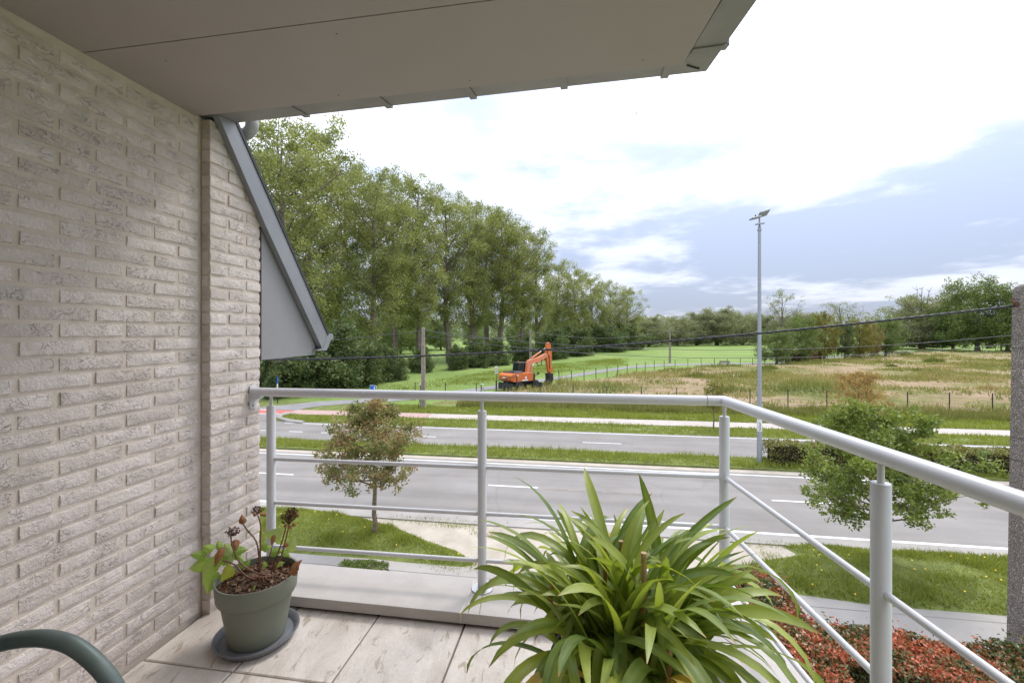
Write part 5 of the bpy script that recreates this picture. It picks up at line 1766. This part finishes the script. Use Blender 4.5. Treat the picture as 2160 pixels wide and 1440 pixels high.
# ---- hedges
def hedge(name, label, a, b_, width, H, z0, dens, leaf, mat, seed, tops=0.0, cat='hedge', mean=0.45, redtop=False, skew=0.12):
    r = np.random.default_rng(seed)
    a = np.array(a[:2], float); b_ = np.array(b_[:2], float)
    L = np.linalg.norm(b_ - a); d = (b_ - a) / L; nrm_ = np.array([-d[1], d[0]])
    area = L * (width + 2 * H) + 2 * width * H
    n = int(area * dens)
    s = r.uniform(-width * 0.1, L + width * 0.1, n)
    per_ = r.uniform(0, width + 2 * H, n)
    w = np.where(per_ < H, -width / 2, np.where(per_ < H + width, per_ - H - width / 2, width / 2))
    z = np.where(per_ < H, per_, np.where(per_ < H + width, H, width + 2 * H - per_))
    top = vnoise(s * 1.6, w * 1.6 + 5, seed) * 0.16 + vnoise(s * 5, w * 5, seed + 1) * 0.08 - 0.1
    depth = r.uniform(0, 1, n) ** 2 * skew * 1.6
    sh = (vnoise(s * 2.2, z * 2.2, seed + 2) - 0.5) * 0.14
    w = w - np.sign(w) * depth * (np.abs(w) > width * 0.45) + np.sign(w) * sh * (np.abs(w) > width * 0.3)
    zz = z + top * (z / H) - depth * (per_ > H) * (per_ < H + width)
    sprout = r.uniform(0, 1, n) < 0.05
    zz = zz + sprout * r.uniform(0, 0.2, n) * tops * (z > H * 0.9)
    x = a[0] + d[0] * s + nrm_[0] * w; y = a[1] + d[1] * s + nrm_[1] * w
    cen = np.stack([x, y, z0 + np.maximum(zz, 0.04)], -1)
    cl = vnoise(s * 3, w * 3 + z * 3, seed + 3)
    if redtop:
        rn = np.clip(r.normal(0.12, 0.18, n) + 0.40 * np.clip((zz / H - 0.55) * 2.6, 0, 1) + (cl - 0.5) * 0.7, 0, 1)
    else:
        rn = np.clip(r.normal(mean, 0.2, n) + (zz / H - 0.5) * 0.3 + (cl - 0.5) * 0.3, 0, 1)
    t = thing(name, label, cat, (a[0], a[1], z0))
    off = np.array(world_loc(t))
    V = leaf_quads(cen, np.full(n, leaf), r, 0.5, 0.5) - off
    link('foliage', fast_mesh('foliage', V, 4, rn), M[mat], t)
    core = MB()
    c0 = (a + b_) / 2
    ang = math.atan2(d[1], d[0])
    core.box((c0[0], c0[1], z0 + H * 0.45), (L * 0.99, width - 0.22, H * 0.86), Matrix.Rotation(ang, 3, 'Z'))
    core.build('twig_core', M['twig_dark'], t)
    return t


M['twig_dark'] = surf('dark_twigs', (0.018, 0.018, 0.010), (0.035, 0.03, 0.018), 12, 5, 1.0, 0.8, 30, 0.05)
hedge('photinia_hedge', 'red leaved photinia hedge running right below the railing', (5.5, 8.2), (12.5, 6.4), 1.15, 1.10, 0.05, 2100, 0.078, 'photinia', 401, 1.3, redtop=True)
hedge('photinia_hedge', 'red leaved photinia hedge along the foot of the building', (5.6, 10.3), (4.6, 5.2), 1.15, 1.08, 0.05, 1900, 0.078, 'photinia', 402, 1.3, redtop=True)
hm0 = UV(to_u(1618, 24.3), 24.3); hm1 = UV(46, 24.3)
hedge('median_hedge', 'clipped yellow green hedge on the median right of the lamp post', hm0, hm1, 1.05, 1.1, 0.08, 330, 0.13, 'beech', 403, 0.3)
q = Vector(G(775, 1183, 0.9))
hedge('box_hedge', 'small clipped green hedge just behind the coping', (q.x - 0.55, q.y - 0.55), (q.x + 0.42, q.y - 0.7), 1.1, 0.9, 0.05, 2600, 0.05, 'box', 404, 0.0, skew=0.05)
a_ = G(1772, 743); b2_ = G(1866, 739)
hedge('copper_hedge', 'long low reddish hedge beyond the field lane', a_, b2_, 1.6, 1.6, 0.0, 40, 0.42, 'copper', 405, 0.2)
a_ = G(1668, 764); b2_ = G(1722, 757)
hedge('copper_hedge', 'reddish bushes under the green trees by the fence corner', a_, b2_, 2.4, 2.2, 0.0, 40, 0.42, 'copper', 406, 0.5)

# ================================================================== STREET THINGS
# ---- lamp post on the median
lq = Vector(UV(to_u(1602, 24.15), 24.15))
lamp = thing('street_lamp', 'tall galvanised lamp post with flat twin heads on the median', 'street lamp', lq)
LH = 12.75
MB().lathe(lq, [(0.125, 0.0), (0.12, 1.2), (0.10, 4), (0.085, 8), (0.072, 12.2)], 18).build('pole', M['galv'], lamp, True)
MB().lathe(lq, [(0.121, 1.75), (0.1215, 1.76), (0.119, 2.35), (0.118, 2.36)], 18).build('identification_sticker', M['white'], lamp, True)
for k in range(5):
    z = 1.83 + k * 0.085
    MB().box((lq.x - 0.045 + 0.02 * (k % 2), lq.y - 0.125, z), (0.05, 0.012, 0.045)).build('sticker_mark', M['dark_metal'], lamp)
MB().lathe(lq, [(0.10, 11.95), (0.10, 12.05)], 16).build('collar', M['galv'], lamp, True)
MB().tube([(lq.x, lq.y, 12.2), (lq.x, lq.y, 12.75)], 0.04, 10).build('neck', M['galv'], lamp, True)


def plate(c, sx, sy, rx, ry, rz):
    m_ = Matrix.Rotation(rz, 3, 'Z') @ Matrix.Rotation(ry, 3, 'Y') @ Matrix.Rotation(rx, 3, 'X')
    return MB().box(c, (sx, sy, 0.07), m_, 0.012)


plate((lq.x + 0.26, lq.y + 0.1, 12.86), 0.56, 0.46, -0.5, -0.30, 0.1).build('lamp_head', M['galv'], lamp)
plate((lq.x - 0.24, lq.y - 0.05, 12.60), 0.46, 0.36, -0.1, -0.25, 0.1).build('lamp_head', M['galv'], lamp)
plate((lq.x + 0.0, lq.y - 0.05, 12.30), 0.36, 0.26, 0.1, -0.15, 0.1).build('sensor_plate', M['galv'], lamp)
MB().lathe((lq.x - 0.2, lq.y, 12.66), [(0.035, 0), (0.035, 0.10)], 10).build('sensor', M['dark_metal'], lamp)

# ---- concrete poles
def concrete_pole(name, label, base, H, w0, w1, mat='pole', group=None, detail=False, rot=0.0, cap=True):
    t = thing(name, label, 'pole', base, group)
    R3 = Matrix.Rotation(rot, 3, 'Z')
    mb = MB()

    def ring(w, d, z, g=0.0):
        # H shaped section: grooves on the two faces
        hw, hd = w / 2, d / 2
        gw = w * 0.16
        return [R3 @ Vector(q) for q in ((-hw, -hd, z), (-gw, -hd, z), (-gw, -hd + g, z), (gw, -hd + g, z), (gw, -hd, z), (hw, -hd, z), (hw, hd, z), (gw, hd, z), (gw, hd - g, z), (-gw, hd - g, z), (-gw, hd, z), (-hw, hd, z))]
    d0, d1 = w0 * 0.8, w1 * 0.85
    hg = H * 0.76
    L_ = lambda t_: (w0 + (w1 - w0) * t_, d0 + (d1 - d0) * t_)
    rings = [ring(*L_(0), 0, 0.05), ring(*L_(hg / H), hg, 0.05), ring(*L_(hg / H), hg + 0.02, 0.0), ring(*L_(1), H - w1 * 0.5, 0.0), ring(w1 * 0.85, d1 * 0.85, H - w1 * 0.2, 0), ring(w1 * 0.45, d1 * 0.45, H, 0)]
    vs = []; fs = []
    for q in rings: vs += [Vector(base) + p_ for p_ in q]
    for i in range(len(rings) - 1):
        for j in range(12):
            jj = (j + 1) % 12
            fs.append((i * 12 + j, i * 12 + jj, (i + 1) * 12 + jj, (i + 1) * 12 + j))
    fs.append(tuple((len(rings) - 1) * 12 + j for j in range(12)))
    mb.add(vs, fs).build('shaft', M[mat], t)
    if detail:
        for k in range(14):
            z = H - 0.5 - k * 0.215
            w, d = L_(z / H)
            c_ = Vector(base) + R3 @ Vector((-w * 0.0 - 0.035 + 0.0, -d / 2 + 0.002, z))
            MB().tube([c_ + R3 @ Vector((0, -0.004, 0)), c_ + R3 @ Vector((0, 0.02, 0))], 0.011, 8).build('bolt_hole', M['dark_gap'], t)
        MB().tube([Vector(base) + Vector((0, 0, H - 0.02)), Vector(base) + Vector((0, 0, H + 0.10))], 0.011, 8).build('top_pin', M['rust'], t)
        for z in (H - 1.28, H - 3.1, H - 3.55):
            w, d = L_(z / H)
            MB().box(Vector(base) + Vector((0, 0, z)), (w + 0.012, d + 0.012, 0.012), R3).build('wire_band', M['wire'], t)
        w, d = L_((H - 0.4) / H)
        hk = Vector(base) + R3 @ Vector((-w / 2, 0, H - 0.40))
        MB().box(hk + R3 @ Vector((-0.03, 0, 0)), (0.06, 0.05, 0.10), R3, 0.01).build('cable_clamp', M['rust'], t)
        MB().tube([hk + R3 @ Vector((-0.02, 0, 0.1)), hk + R3 @ Vector((-0.09, 0, 0.12)), hk + R3 @ Vector((-0.11, 0, 0.06)), hk + R3 @ Vector((-0.06, 0, 0.0))], 0.012, 7).build('hook', M['rust'], t)
        MB().tube([Vector(base) + Vector((0.06, -0.08, H - 0.12)), Vector(base) + Vector((0.09, -0.10, H + 0.03)), Vector(base) + Vector((0.10, -0.06, H + 0.12))], 0.008, 6).build('blue_tie', M['blue_tape'], t)
    return t


NP_ = Vector((10.36, 8.9, 0.04))
concrete_pole('utility_pole', 'tall speckled concrete utility pole at the right edge', NP_, 7.72, 0.40, 0.26, 'pole', None, True, -0.12)
fp_ = [(893, 861, 690, 'weathered concrete pole behind the handrail left of the excavator'), (1119, 796, 697, 'thin concrete pole right behind the excavator'), (1413, 765, 694, 'brown concrete pole beside the meadow lane'), (1740, 755, 690, 'concrete pole in front of the yellowish tree'), (2112, 740, 680, 'concrete pole far away beside the big oak')]
ptop = []
for px, pb, pt, lb in fp_:
    q = G(px, pb)
    h = (pb - pt) / F * q[1]
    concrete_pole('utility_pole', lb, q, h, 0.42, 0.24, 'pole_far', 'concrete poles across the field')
    ptop.append(Vector((q[0], q[1], h)))
# small white box on the first far pole, with a stay
q = G(893, 861)
bx = thing('pole_sign', 'tiny white sign on a short post beside the weathered pole', 'sign', (q[0] - 0.35, q[1] + 0.4, 0))
MB().box((q[0] - 0.32, q[1] + 0.3, 2.12), (0.16, 0.05, 0.22), None, 0.01).build('sign_plate', M['white'], bx)
MB().tube([(q[0] - 0.32, q[1] + 0.35, 0), (q[0] - 0.32, q[1] + 0.35, 2.2)], 0.03, 8).build('sign_post', M['dark_metal'], bx)
stay = thing('stay_pole', 'thin leaning stake beside the weathered concrete pole', 'stake', G(883, 861))
MB().tube([G(882, 862), Vector(G(886, 862)) + Vector((0, 0, 1.1))], 0.03, 8).build('stake', M['dark_metal'], stay)
# curved street lamp
q = Vector(G(1872, 742))
cl = thing('street_lamp', 'old concrete street lamp with curved arm by the far lane', 'street lamp', q)
h = (742 - 694) / F * q.y
pts = [q, q + Vector((0, 0, h * 0.95))] + [q + Vector((-1.4 + 1.4 * math.cos(a), 0, h * 0.95 + 1.5 * math.sin(a))) for a in (0.5, 1.0, 1.5)] + [q + Vector((-2.4, 0, h * 0.95 + 1.45))]
MB().tube(pts, [0.22, 0.16, 0.14, 0.13, 0.12, 0.11], 8).build('pole', M['pole_far'], cl, True)
MB().box(q + Vector((-2.6, 0, h * 0.95 + 1.42)), (0.9, 0.3, 0.18), None, 0.04).build('lamp_head', M['galv'], cl)


# ---- cables
def sag(a, b, s, n=24):
    a, b = Vector(a), Vector(b)
    return [a.lerp(b, k / n) - Vector((0, 0, 4 * s * (k / n) * (1 - k / n))) for k in range(n + 1)]


def wire(label, pts, r, name='overhead_wire', mat='wire', n=6):
    t = MB().tube(pts, r, n, True).build(name, M[mat], None, True, 180)
    tag(t, label, 'wire')
    return t


# twisted service cable: through the measured heights
vp = NP_.x * SN + NP_.y * CS
cu = [(8.72, 7.33), (3.9, 6.80), (0.84, 6.50), (-3.7, 6.22), (-8.17, 6.085), (-13, 6.06), (-20, 6.35), (-27, 6.95), (-31, 7.33)]
us = np.linspace(8.72, -31, 400)
zs = np.polyval(np.polyfit([c[0] for c in cu], [c[1] for c in cu], 3), us)
zs = zs + (7.33 - zs[0]) * np.exp(-(8.72 - us) / 1.5)
cab = thing('twisted_cable', 'thick black twisted overhead cable running to the concrete pole', 'cable', UV(8.72, vp, 7.33))
for s in range(3):
    pts = []
    for u_, z_ in zip(us, zs):
        a = u_ * 2 * math.pi / 0.55 + s * 2.094
        pts.append(Vector(UV(u_, vp + 0.0145 * math.cos(a), z_ + 0.0145 * math.sin(a))))
    MB().tube(pts, 0.0135, 6).build('strand', M['cable'], cab, True, 180)
# wires between the far poles and across the field
vpf = ptop[0].x * SN + ptop[0].y * CS
pr = Vector(UV(40.0, vpf, 0))
wire('upper thin wire sagging across the field in front of the excavator', sag(ptop[0] - Vector((0, 0, 0.25)), pr + Vector((0, 0, 7.75)), 2.0), 0.022)
wire('lower thin wire sagging across the field in front of the excavator', sag(ptop[0] - Vector((0, 0, 0.75)), pr + Vector((0, 0, 7.15)), 2.1), 0.022)
wire('thin wire from the weathered pole to the pole behind the excavator', sag(ptop[0] - Vector((0, 0, 0.2)), ptop[1] - Vector((0, 0, 0.2)), 0.9), 0.024)
wire('thin wire from the pole behind the excavator to the brown pole', sag(ptop[1] - Vector((0, 0, 0.2)), ptop[2] - Vector((0, 0, 0.2)), 1.3), 0.03)
wire('thin wire from the brown pole to the pole before the yellowish tree', sag(ptop[2] - Vector((0, 0, 0.2)), ptop[3] - Vector((0, 0, 0.2)), 2.0), 0.036)
wire('thin wire from the yellowish tree pole to the curved lamp', sag(ptop[3] - Vector((0, 0, 0.2)), q + Vector((0, 0, h * 0.9)), 1.4), 0.04)
wire('thin wire leaving the weathered pole to the left', sag(ptop[0] - Vector((0, 0, 0.3)), ptop[0] + Vector((-40, 8, -0.3)), 1.2), 0.022)

# ---- fences
def post_fence(name, label, bases, H, rad, wires, group=None):
    t = thing(name, label, 'fence', bases[0])
    me = None
    mb0 = MB().lathe((0, 0, 0), [(rad, 0.0), (rad, H)], 8)
    o0 = mb0.build('post', M['fence'])
    o0.parent = t
    for b_ in bases[1:]:
        o_ = o0.copy(); COL.objects.link(o_); o_.parent = t
        o_.location = Vector(b_) - Vector(bases[0])
    for hz in wires:
        MB().tube([Vector(b_) + Vector((0, 0, hz)) for b_ in bases], 0.006, 4).build('wire', M['wire'], t)
    return t


vf = 42.0
fb = []
u_ = to_u(1137.5, vf) - 4 * 3.1
k = 0
while u_ < to_u(2300, vf):
    fb.append(UV(u_, vf, 0.0)); u_ += 3.12
post_fence('wire_fence', 'wire fence with thin dark posts along the near field edge', fb, 1.75, 0.042, (0.4, 0.9, 1.35, 1.7))
f2 = [(1179, 807), (1205.5, 806), (1232, 803), (1257, 800), (1280.5, 796), (1303, 792), (1323, 790), (1343, 786), (1361, 783), (1380, 779), (1401, 778), (1424, 776.5), (1451, 773.5), (1479, 771), (1507, 771), (1534, 771.5), (1561.6, 772), (1587.5, 771.5), (1612.6, 771.5), (1638.5, 769), (1652, 767), (1667, 765), (1681, 763.5), (1695.5, 761), (1710, 758.5)]
post_fence('wire_fence', 'wire fence with dark posts following the winding lane', [G(a, b_) for a, b_ in f2], 1.62, 0.05, (0.5, 1.05, 1.55))
f3 = [(1730 + k * 15.2, 757 - 0.62 * k + 0.0) for k in range(0, 11)]
f3 += [(1904 + k * 28, 745.5 - 0.5 * k) for k in range(0, 9)]
post_fence('wire_fence', 'far wire fence along the back of the rough field', [G(a, max(b_, 741)) for a, b_ in f3], 1.65, 0.06, (0.6, 1.1, 1.6))
# field gate next to the excavator
gq = [Vector(G(1047, 832)), Vector(G(1069, 832)), Vector(G(1090, 832))]
gt = thing('field_gate', 'dark metal field gate in front of the excavator tail', 'gate', gq[0])
for q_, h_, r__ in zip(gq, (1.55, 1.78, 2.05), (0.085, 0.05, 0.06)):
    MB().box(q_ + Vector((0, 0, h_ / 2)), (r__ * 2, r__ * 2, h_), None, 0.01).build('gate_post', M['fence'], gt)
MB().tube([gq[0] + Vector((0, 0, 1.5)), gq[2] + Vector((0, 0, 2.0))], 0.035, 8).build('top_rail', M['fence'], gt)
MB().tube([gq[0] + Vector((0, 0, 0.35)), gq[2] + Vector((0, 0, 0.45))], 0.03, 8).build('bottom_rail', M['fence'], gt)
gq2 = Vector(G(1015, 832))
g2 = thing('gate_stop', 'short dark post with a slanting brace left of the field gate', 'post', gq2)
MB().box(gq2 + Vector((0, 0, 0.55)), (0.1, 0.1, 1.1), None, 0.01).build('post', M['fence'], g2)
MB().tube([gq2 + Vector((0, 0, 0.85)), gq2 + Vector((0.65, 0, 0.1))], 0.025, 6).build('brace', M['fence'], g2)
MB().box(gq2 + Vector((0.12, 0, 1.13)), (0.34, 0.12, 0.10), None, 0.02).build('cap', M['white'], g2)

# ---- signs
sq = Vector(G(788, 869))
sg = thing('road_sign', 'square blue road sign with white arrow behind the handrail', 'sign', sq)
MB().tube([sq, sq + Vector((0, 0, 2.28))], 0.032, 8).build('sign_post', M['galv'], sg, True)
Rs = Matrix.Rotation(-0.28, 3, 'Z') @ Matrix.Rotation(0.09, 3, 'Y')
cs_ = sq + Vector((-0.03, -0.05, 1.98))
MB().box(cs_, (0.62, 0.02, 0.62), Rs, 0.004).build('sign_plate', M['white'], sg)
MB().box(cs_ + Rs @ Vector((0, -0.013, 0)), (0.56, 0.012, 0.56), Rs).build('sign_face', M['blue'], sg)
ar = [(-0.03, -0.24), (0.03, -0.24), (0.03, 0.06), (0.11, 0.06), (0.0, 0.22), (-0.11, 0.06), (-0.03, 0.06)]
MB().prism([cs_ + Rs @ Vector((a + 0.14, -0.021, b_)) for a, b_ in ar], Rs @ Vector((0, 0.004, 0))).build('arrow', M['white'], sg)
MB().prism([cs_ + Rs @ Vector((a, -0.021, b_)) for a, b_ in ((-0.02, -0.24), (0.06, -0.24), (0.12, -0.10), (0.12, -0.02))], Rs @ Vector((0, 0.004, 0))).build('arrow', M['white'], sg)
s2 = Vector(G(585.5, 850))
sg = thing('street_sign', 'slim post with narrow blue and white plates seen edge on', 'sign', s2)
MB().tube([s2, s2 + Vector((0, 0, 3.05))], 0.045, 8).build('sign_post', M['dark_metal'], sg, True)
for z, h_, mt in ((2.75, 0.42, 'rust'), (2.2, 0.62, 'blue'), (1.62, 0.5, 'white')):
    MB().box(s2 + Vector((0.02, -0.06, z)), (0.10, 0.05, h_), None, 0.008).build('sign_plate', M[mt], sg)
s3 = Vector(G(1048, 819))
sg = thing('zone_sign', 'white zone sign with a red ring left of the excavator', 'sign', s3)
MB().tube([s3, s3 + Vector((0, 0, 2.6))], 0.035, 8).build('sign_post', M['dark_metal'], sg, True)
MB().box(s3 + Vector((-0.06, -0.05, 2.25)), (0.32, 0.03, 0.86), None, 0.006).build('sign_plate', M['white'], sg)
ringp = [s3 + Vector((-0.06 + 0.10 * math.cos(a), -0.072, 2.33 + 0.13 * math.sin(a))) for a in np.linspace(0, 2 * math.pi, 19)]
MB().tube(ringp, 0.025, 6, False).build('red_ring', M['red'], sg)
MB().box(s3 + Vector((-0.06, -0.07, 2.02)), (0.20, 0.012, 0.10)).build('zone_text', M['dark_metal'], sg)

# ---- bench by the lane
bq = Vector(G(1528, 771.5))
bn = thing('bench', 'low dark wooden bench beside the meadow lane', 'bench', bq)
for y_, z_, s_ in ((0, 0.48, (2.1, 0.16, 0.05)), (0.2, 0.48, (2.1, 0.16, 0.05)), (0.4, 0.48, (2.1, 0.16, 0.05))):
    MB().box(bq + Vector((0, y_, z_)), s_, None, 0.01).build('seat_plank', M['twig'], bn)
for z_ in (0.72, 0.93):
    MB().box(bq + Vector((0, -0.12, z_)), (2.1, 0.06, 0.16), None, 0.01).build('back_plank', M['twig'], bn)
for sx in (-0.85, 0.85):
    MB().box(bq + Vector((sx, 0.15, 0.23)), (0.12, 0.5, 0.46), None, 0.01).build('leg', M['fence'], bn)
    MB().box(bq + Vector((sx, -0.07, 0.7)), (0.08, 0.05, 0.56), None, 0.01).build('back_post', M['fence'], bn)

# ---- bird
bd = thing('bird', 'tiny dark bird flying high in the white sky', 'bird', P(1342, 239, 60))
bp_ = Vector(P(1342, 239, 60))
MB().tube([bp_ + Vector((-0.02, 0, 0.16)), bp_ + Vector((-0.01, 0, 0.08)), bp_, bp_ + Vector((0.02, 0, -0.12)), bp_ + Vector((0.03, 0, -0.18))], [0.015, 0.045, 0.06, 0.03, 0.01], 8).build('body', M['dark_metal'], bd, True)
MB().prism([bp_ + Vector((0, 0, 0.05)), bp_ + Vector((0, -0.3, 0.02)), bp_ + Vector((0.01, -0.15, -0.06)), bp_ + Vector((0, 0, -0.06))], (0.008, 0, 0)).build('wing', M['dark_metal'], bd)
MB().prism([bp_ + Vector((0, 0, 0.05)), bp_ + Vector((0, 0.3, 0.02)), bp_ + Vector((0.01, 0.15, -0.06)), bp_ + Vector((0, 0, -0.06))], (0.008, 0, 0)).build('wing', M['dark_metal'], bd)

# ================================================================== EXCAVATOR
EX = Vector(G(1097, 820)); EX.z = 0
exc = thing('wheeled_excavator', 'orange wheeled excavator with its folded arm parked on the lane', 'excavator', EX)
YAW = math.radians(40)
RE = Matrix.Rotation(YAW, 3, 'Z')


def ep(x, y, z):
    return EX + RE @ Vector((x, y, z))


def ebox(name, c, s, mat, parent=None, bev=0.03, rot=None):
    m_ = RE if rot is None else RE @ rot
    return MB().box(ep(*c), s, m_, bev).build(name, M[mat], parent or exc)


def eprism(name, poly, y0, y1, mat, parent=None):
    """poly in (x, z)"""
    return MB().prism([ep(a, y0, b_) for a, b_ in poly], RE @ Vector((0, y1 - y0, 0))).build(name, M[mat], parent or exc)


# undercarriage
ebox('chassis', (0.2, 0, 0.72), (3.9, 0.9, 0.42), 'dark_metal', bev=0.05)
ebox('axle', (-1.15, 0, 0.55), (0.25, 1.9, 0.25), 'dark_metal')
ebox('axle', (1.5, 0, 0.55), (0.25, 1.9, 0.25), 'dark_metal')
for x in (-1.15, 1.5):
    for y in (-1.02, 1.02):
        wv = RE @ Vector((0, 1, 0))
        c = ep(x, y, 0.54)
        w_ = MB().tube([c - wv * 0.27, c - wv * 0.22, c + wv * 0.22, c + wv * 0.27], [0.44, 0.54, 0.54, 0.44], 22).build('wheel', M['tyre'], exc, True, 40)
        MB().tube([c - wv * 0.285, c + wv * 0.285], 0.24, 14).build('rim', M['dark_metal'], w_, True, 40)
eprism('dozer_blade', [(-2.35, 0.12), (-2.25, 0.10), (-2.15, 0.9), (-2.3, 0.92)], -1.25, 1.25, 'dark_metal')
ebox('blade_arm', (-1.85, 0.5, 0.5), (0.8, 0.12, 0.16), 'dark_metal')
ebox('blade_arm', (-1.85, -0.5, 0.5), (0.8, 0.12, 0.16), 'dark_metal')
ebox('stabiliser', (2.45, 0, 0.42), (0.3, 2.4, 0.6), 'dark_metal', bev=0.05)
MB().lathe(ep(0.0, 0, 0.9), [(0.62, 0), (0.62, 0.2)], 24).build('slew_ring', M['dark_metal'], exc, True, 40)
# upper structure
bp2 = [(-2.0, 1.05), (1.0, 1.05), (1.0, 1.2), (1.0, 1.95), (-1.75, 2.02), (-2.05, 1.85), (-2.1, 1.3)]
body = eprism('body', bp2, -1.22, 1.22, 'orange')
ebox('skirt', (-0.5, 0, 1.03), (2.9, 2.46, 0.1), 'dark_metal', body, 0.02)
eprism('counterweight', [(-2.02, 1.1), (-2.32, 1.25), (-2.36, 1.75), (-2.1, 1.95), (-1.98, 1.95)], -1.18, 1.18, 'orange')
ebox('front_cover', (1.16, -0.72, 1.5), (0.32, 1.0, 0.86), 'dark_metal', bev=0.08)
ebox('hood', (-1.0, 0.1, 2.06), (1.5, 2.1, 0.12), 'dark_metal', bev=0.05)
ebox('engine_cover', (-0.9, -0.3, 2.14), (1.0, 1.2, 0.12), 'dark_metal', bev=0.05)
ebox('rear_decal', (-2.365, 0.15, 1.5), (0.012, 0.55, 0.14), 'white', bev=0)
ebox('side_decal', (-0.15, -1.228, 1.45), (0.26, 0.012, 0.3), 'white', bev=0)
ebox('side_decal', (-0.3, -1.228, 1.17), (0.9, 0.012, 0.13), 'white', bev=0)
ebox('warning_sticker', (-2.30, -0.75, 1.72), (0.1, 0.36, 0.18), 'yellow', bev=0)
ebox('warning_sticker', (-1.4, -1.228, 1.78), (0.3, 0.012, 0.12), 'white', bev=0)
for y in (-0.95, 0.95):
    ebox('tail_light', (-2.36, y, 1.3), (0.05, 0.14, 0.12), 'red', bev=0.01)
# cab on the far (left) side of the machine
cab_f = eprism('cab', [(-0.15, 1.95), (1.45, 1.3), (1.55, 1.95), (1.3, 3.0), (0.0, 3.05)], 0.15, 1.18, 'glass')
for a, b_ in (((-0.15, 1.95), (0.0, 3.05)), ((1.55, 1.95), (1.3, 3.0)), ((0.62, 1.9), (0.6, 3.02))):
    for y in (0.14, 1.19):
        MB().tube([ep(a[0], y, a[1]), ep(b_[0], y, b_[1])], 0.055, 6).build('cab_pillar', M['dark_metal'], cab_f)
ebox('cab_roof', (0.66, 0.665, 3.09), (1.5, 1.12, 0.1), 'dark_metal', cab_f, 0.03)
MB().lathe(ep(0.0, 0.3, 3.14), [(0.07, 0), (0.07, 0.14), (0.03, 0.17)], 10).build('beacon', M['orange'], cab_f, True)
ebox('mirror', (1.9, -1.15, 1.85), (0.1, 0.35, 0.22), 'dark_metal')
MB().tube([ep(1.2, -1.1, 1.4), ep(1.9, -1.15, 1.75)], 0.025, 6).build('mirror_arm', M['dark_metal'], exc)


def limb(name, pts, wid, mat, y=-0.15):
    """pts: list of ((x, z) upper, (x, z) lower) outline"""
    return eprism(name, pts, y - wid / 2, y + wid / 2, mat)


# boom: foot, knuckle, tip
limb('boom_base', [(0.75, 1.7), (1.15, 1.75), (1.5, 3.1), (1.3, 3.4), (1.0, 3.2)], 0.42, 'orange_faded')
limb('boom', [(1.05, 3.12), (1.4, 2.85), (2.9, 3.05), (4.5, 3.85), (4.6, 4.15), (4.3, 4.22), (2.6, 3.62), (1.15, 3.4)], 0.40, 'orange_faded')
limb('stick', [(4.25, 5.35), (4.6, 5.5), (4.85, 5.3), (4.95, 4.2), (4.95, 2.6), (4.75, 1.75), (4.5, 1.75), (4.3, 2.6), (4.1, 4.0)], 0.34, 'orange')
MB().tube([ep(1.9, 0.02, 3.62), ep(3.3, 0.02, 4.3)], 0.10, 10).build('stick_cylinder', M['orange_faded'], exc, True)
MB().tube([ep(3.3, 0.02, 4.3), ep(4.35, 0.02, 4.85)], 0.05, 8).build('piston_rod', M['chrome'], exc, True)
MB().tube([ep(1.35, -0.42, 1.9), ep(1.62, -0.42, 2.7)], 0.09, 10).build('boom_cylinder', M['orange_faded'], exc, True)
MB().tube([ep(1.62, -0.42, 2.7), ep(1.9, -0.42, 3.05)], 0.05, 8).build('piston_rod', M['chrome'], exc, True)
MB().tube([ep(5.1, -0.15, 4.6), ep(5.1, -0.15, 3.2)], 0.09, 10).build('bucket_cylinder', M['orange'], exc, True)
MB().tube([ep(5.1, -0.15, 3.2), ep(5.05, -0.15, 2.3)], 0.045, 8).build('piston_rod', M['dark_metal'], exc, True)
MB().tube([ep(2.3, -0.4, 3.1), ep(2.6, -0.42, 2.65), ep(3.1, -0.42, 2.75), ep(3.25, -0.4, 3.4)], 0.05, 7).build('hydraulic_hose', M['dark_metal'], exc, True)
MB().tube([ep(4.4, -0.36, 4.7), ep(4.2, -0.36, 4.2), ep(4.55, -0.36, 3.7), ep(4.6, -0.36, 2.2)], 0.045, 7).build('hydraulic_hose', M['dark_metal'], exc, True)
limb('bucket_link', [(4.7, 2.2), (5.1, 2.45), (5.2, 2.1), (4.95, 1.5), (4.7, 1.6)], 0.40, 'orange')
limb('bucket', [(4.4, 1.65), (5.05, 1.6), (5.15, 1.0), (4.9, 0.35), (4.35, 0.12), (4.05, 0.35), (4.45, 0.75)], 0.75, 'dark_metal')
for y in (-0.42, -0.15, 0.12):
    eprism('bucket_tooth', [(4.12, 0.36), (4.05, 0.2), (3.85, 0.42)], y - 0.05, y + 0.05, 'dark_metal')
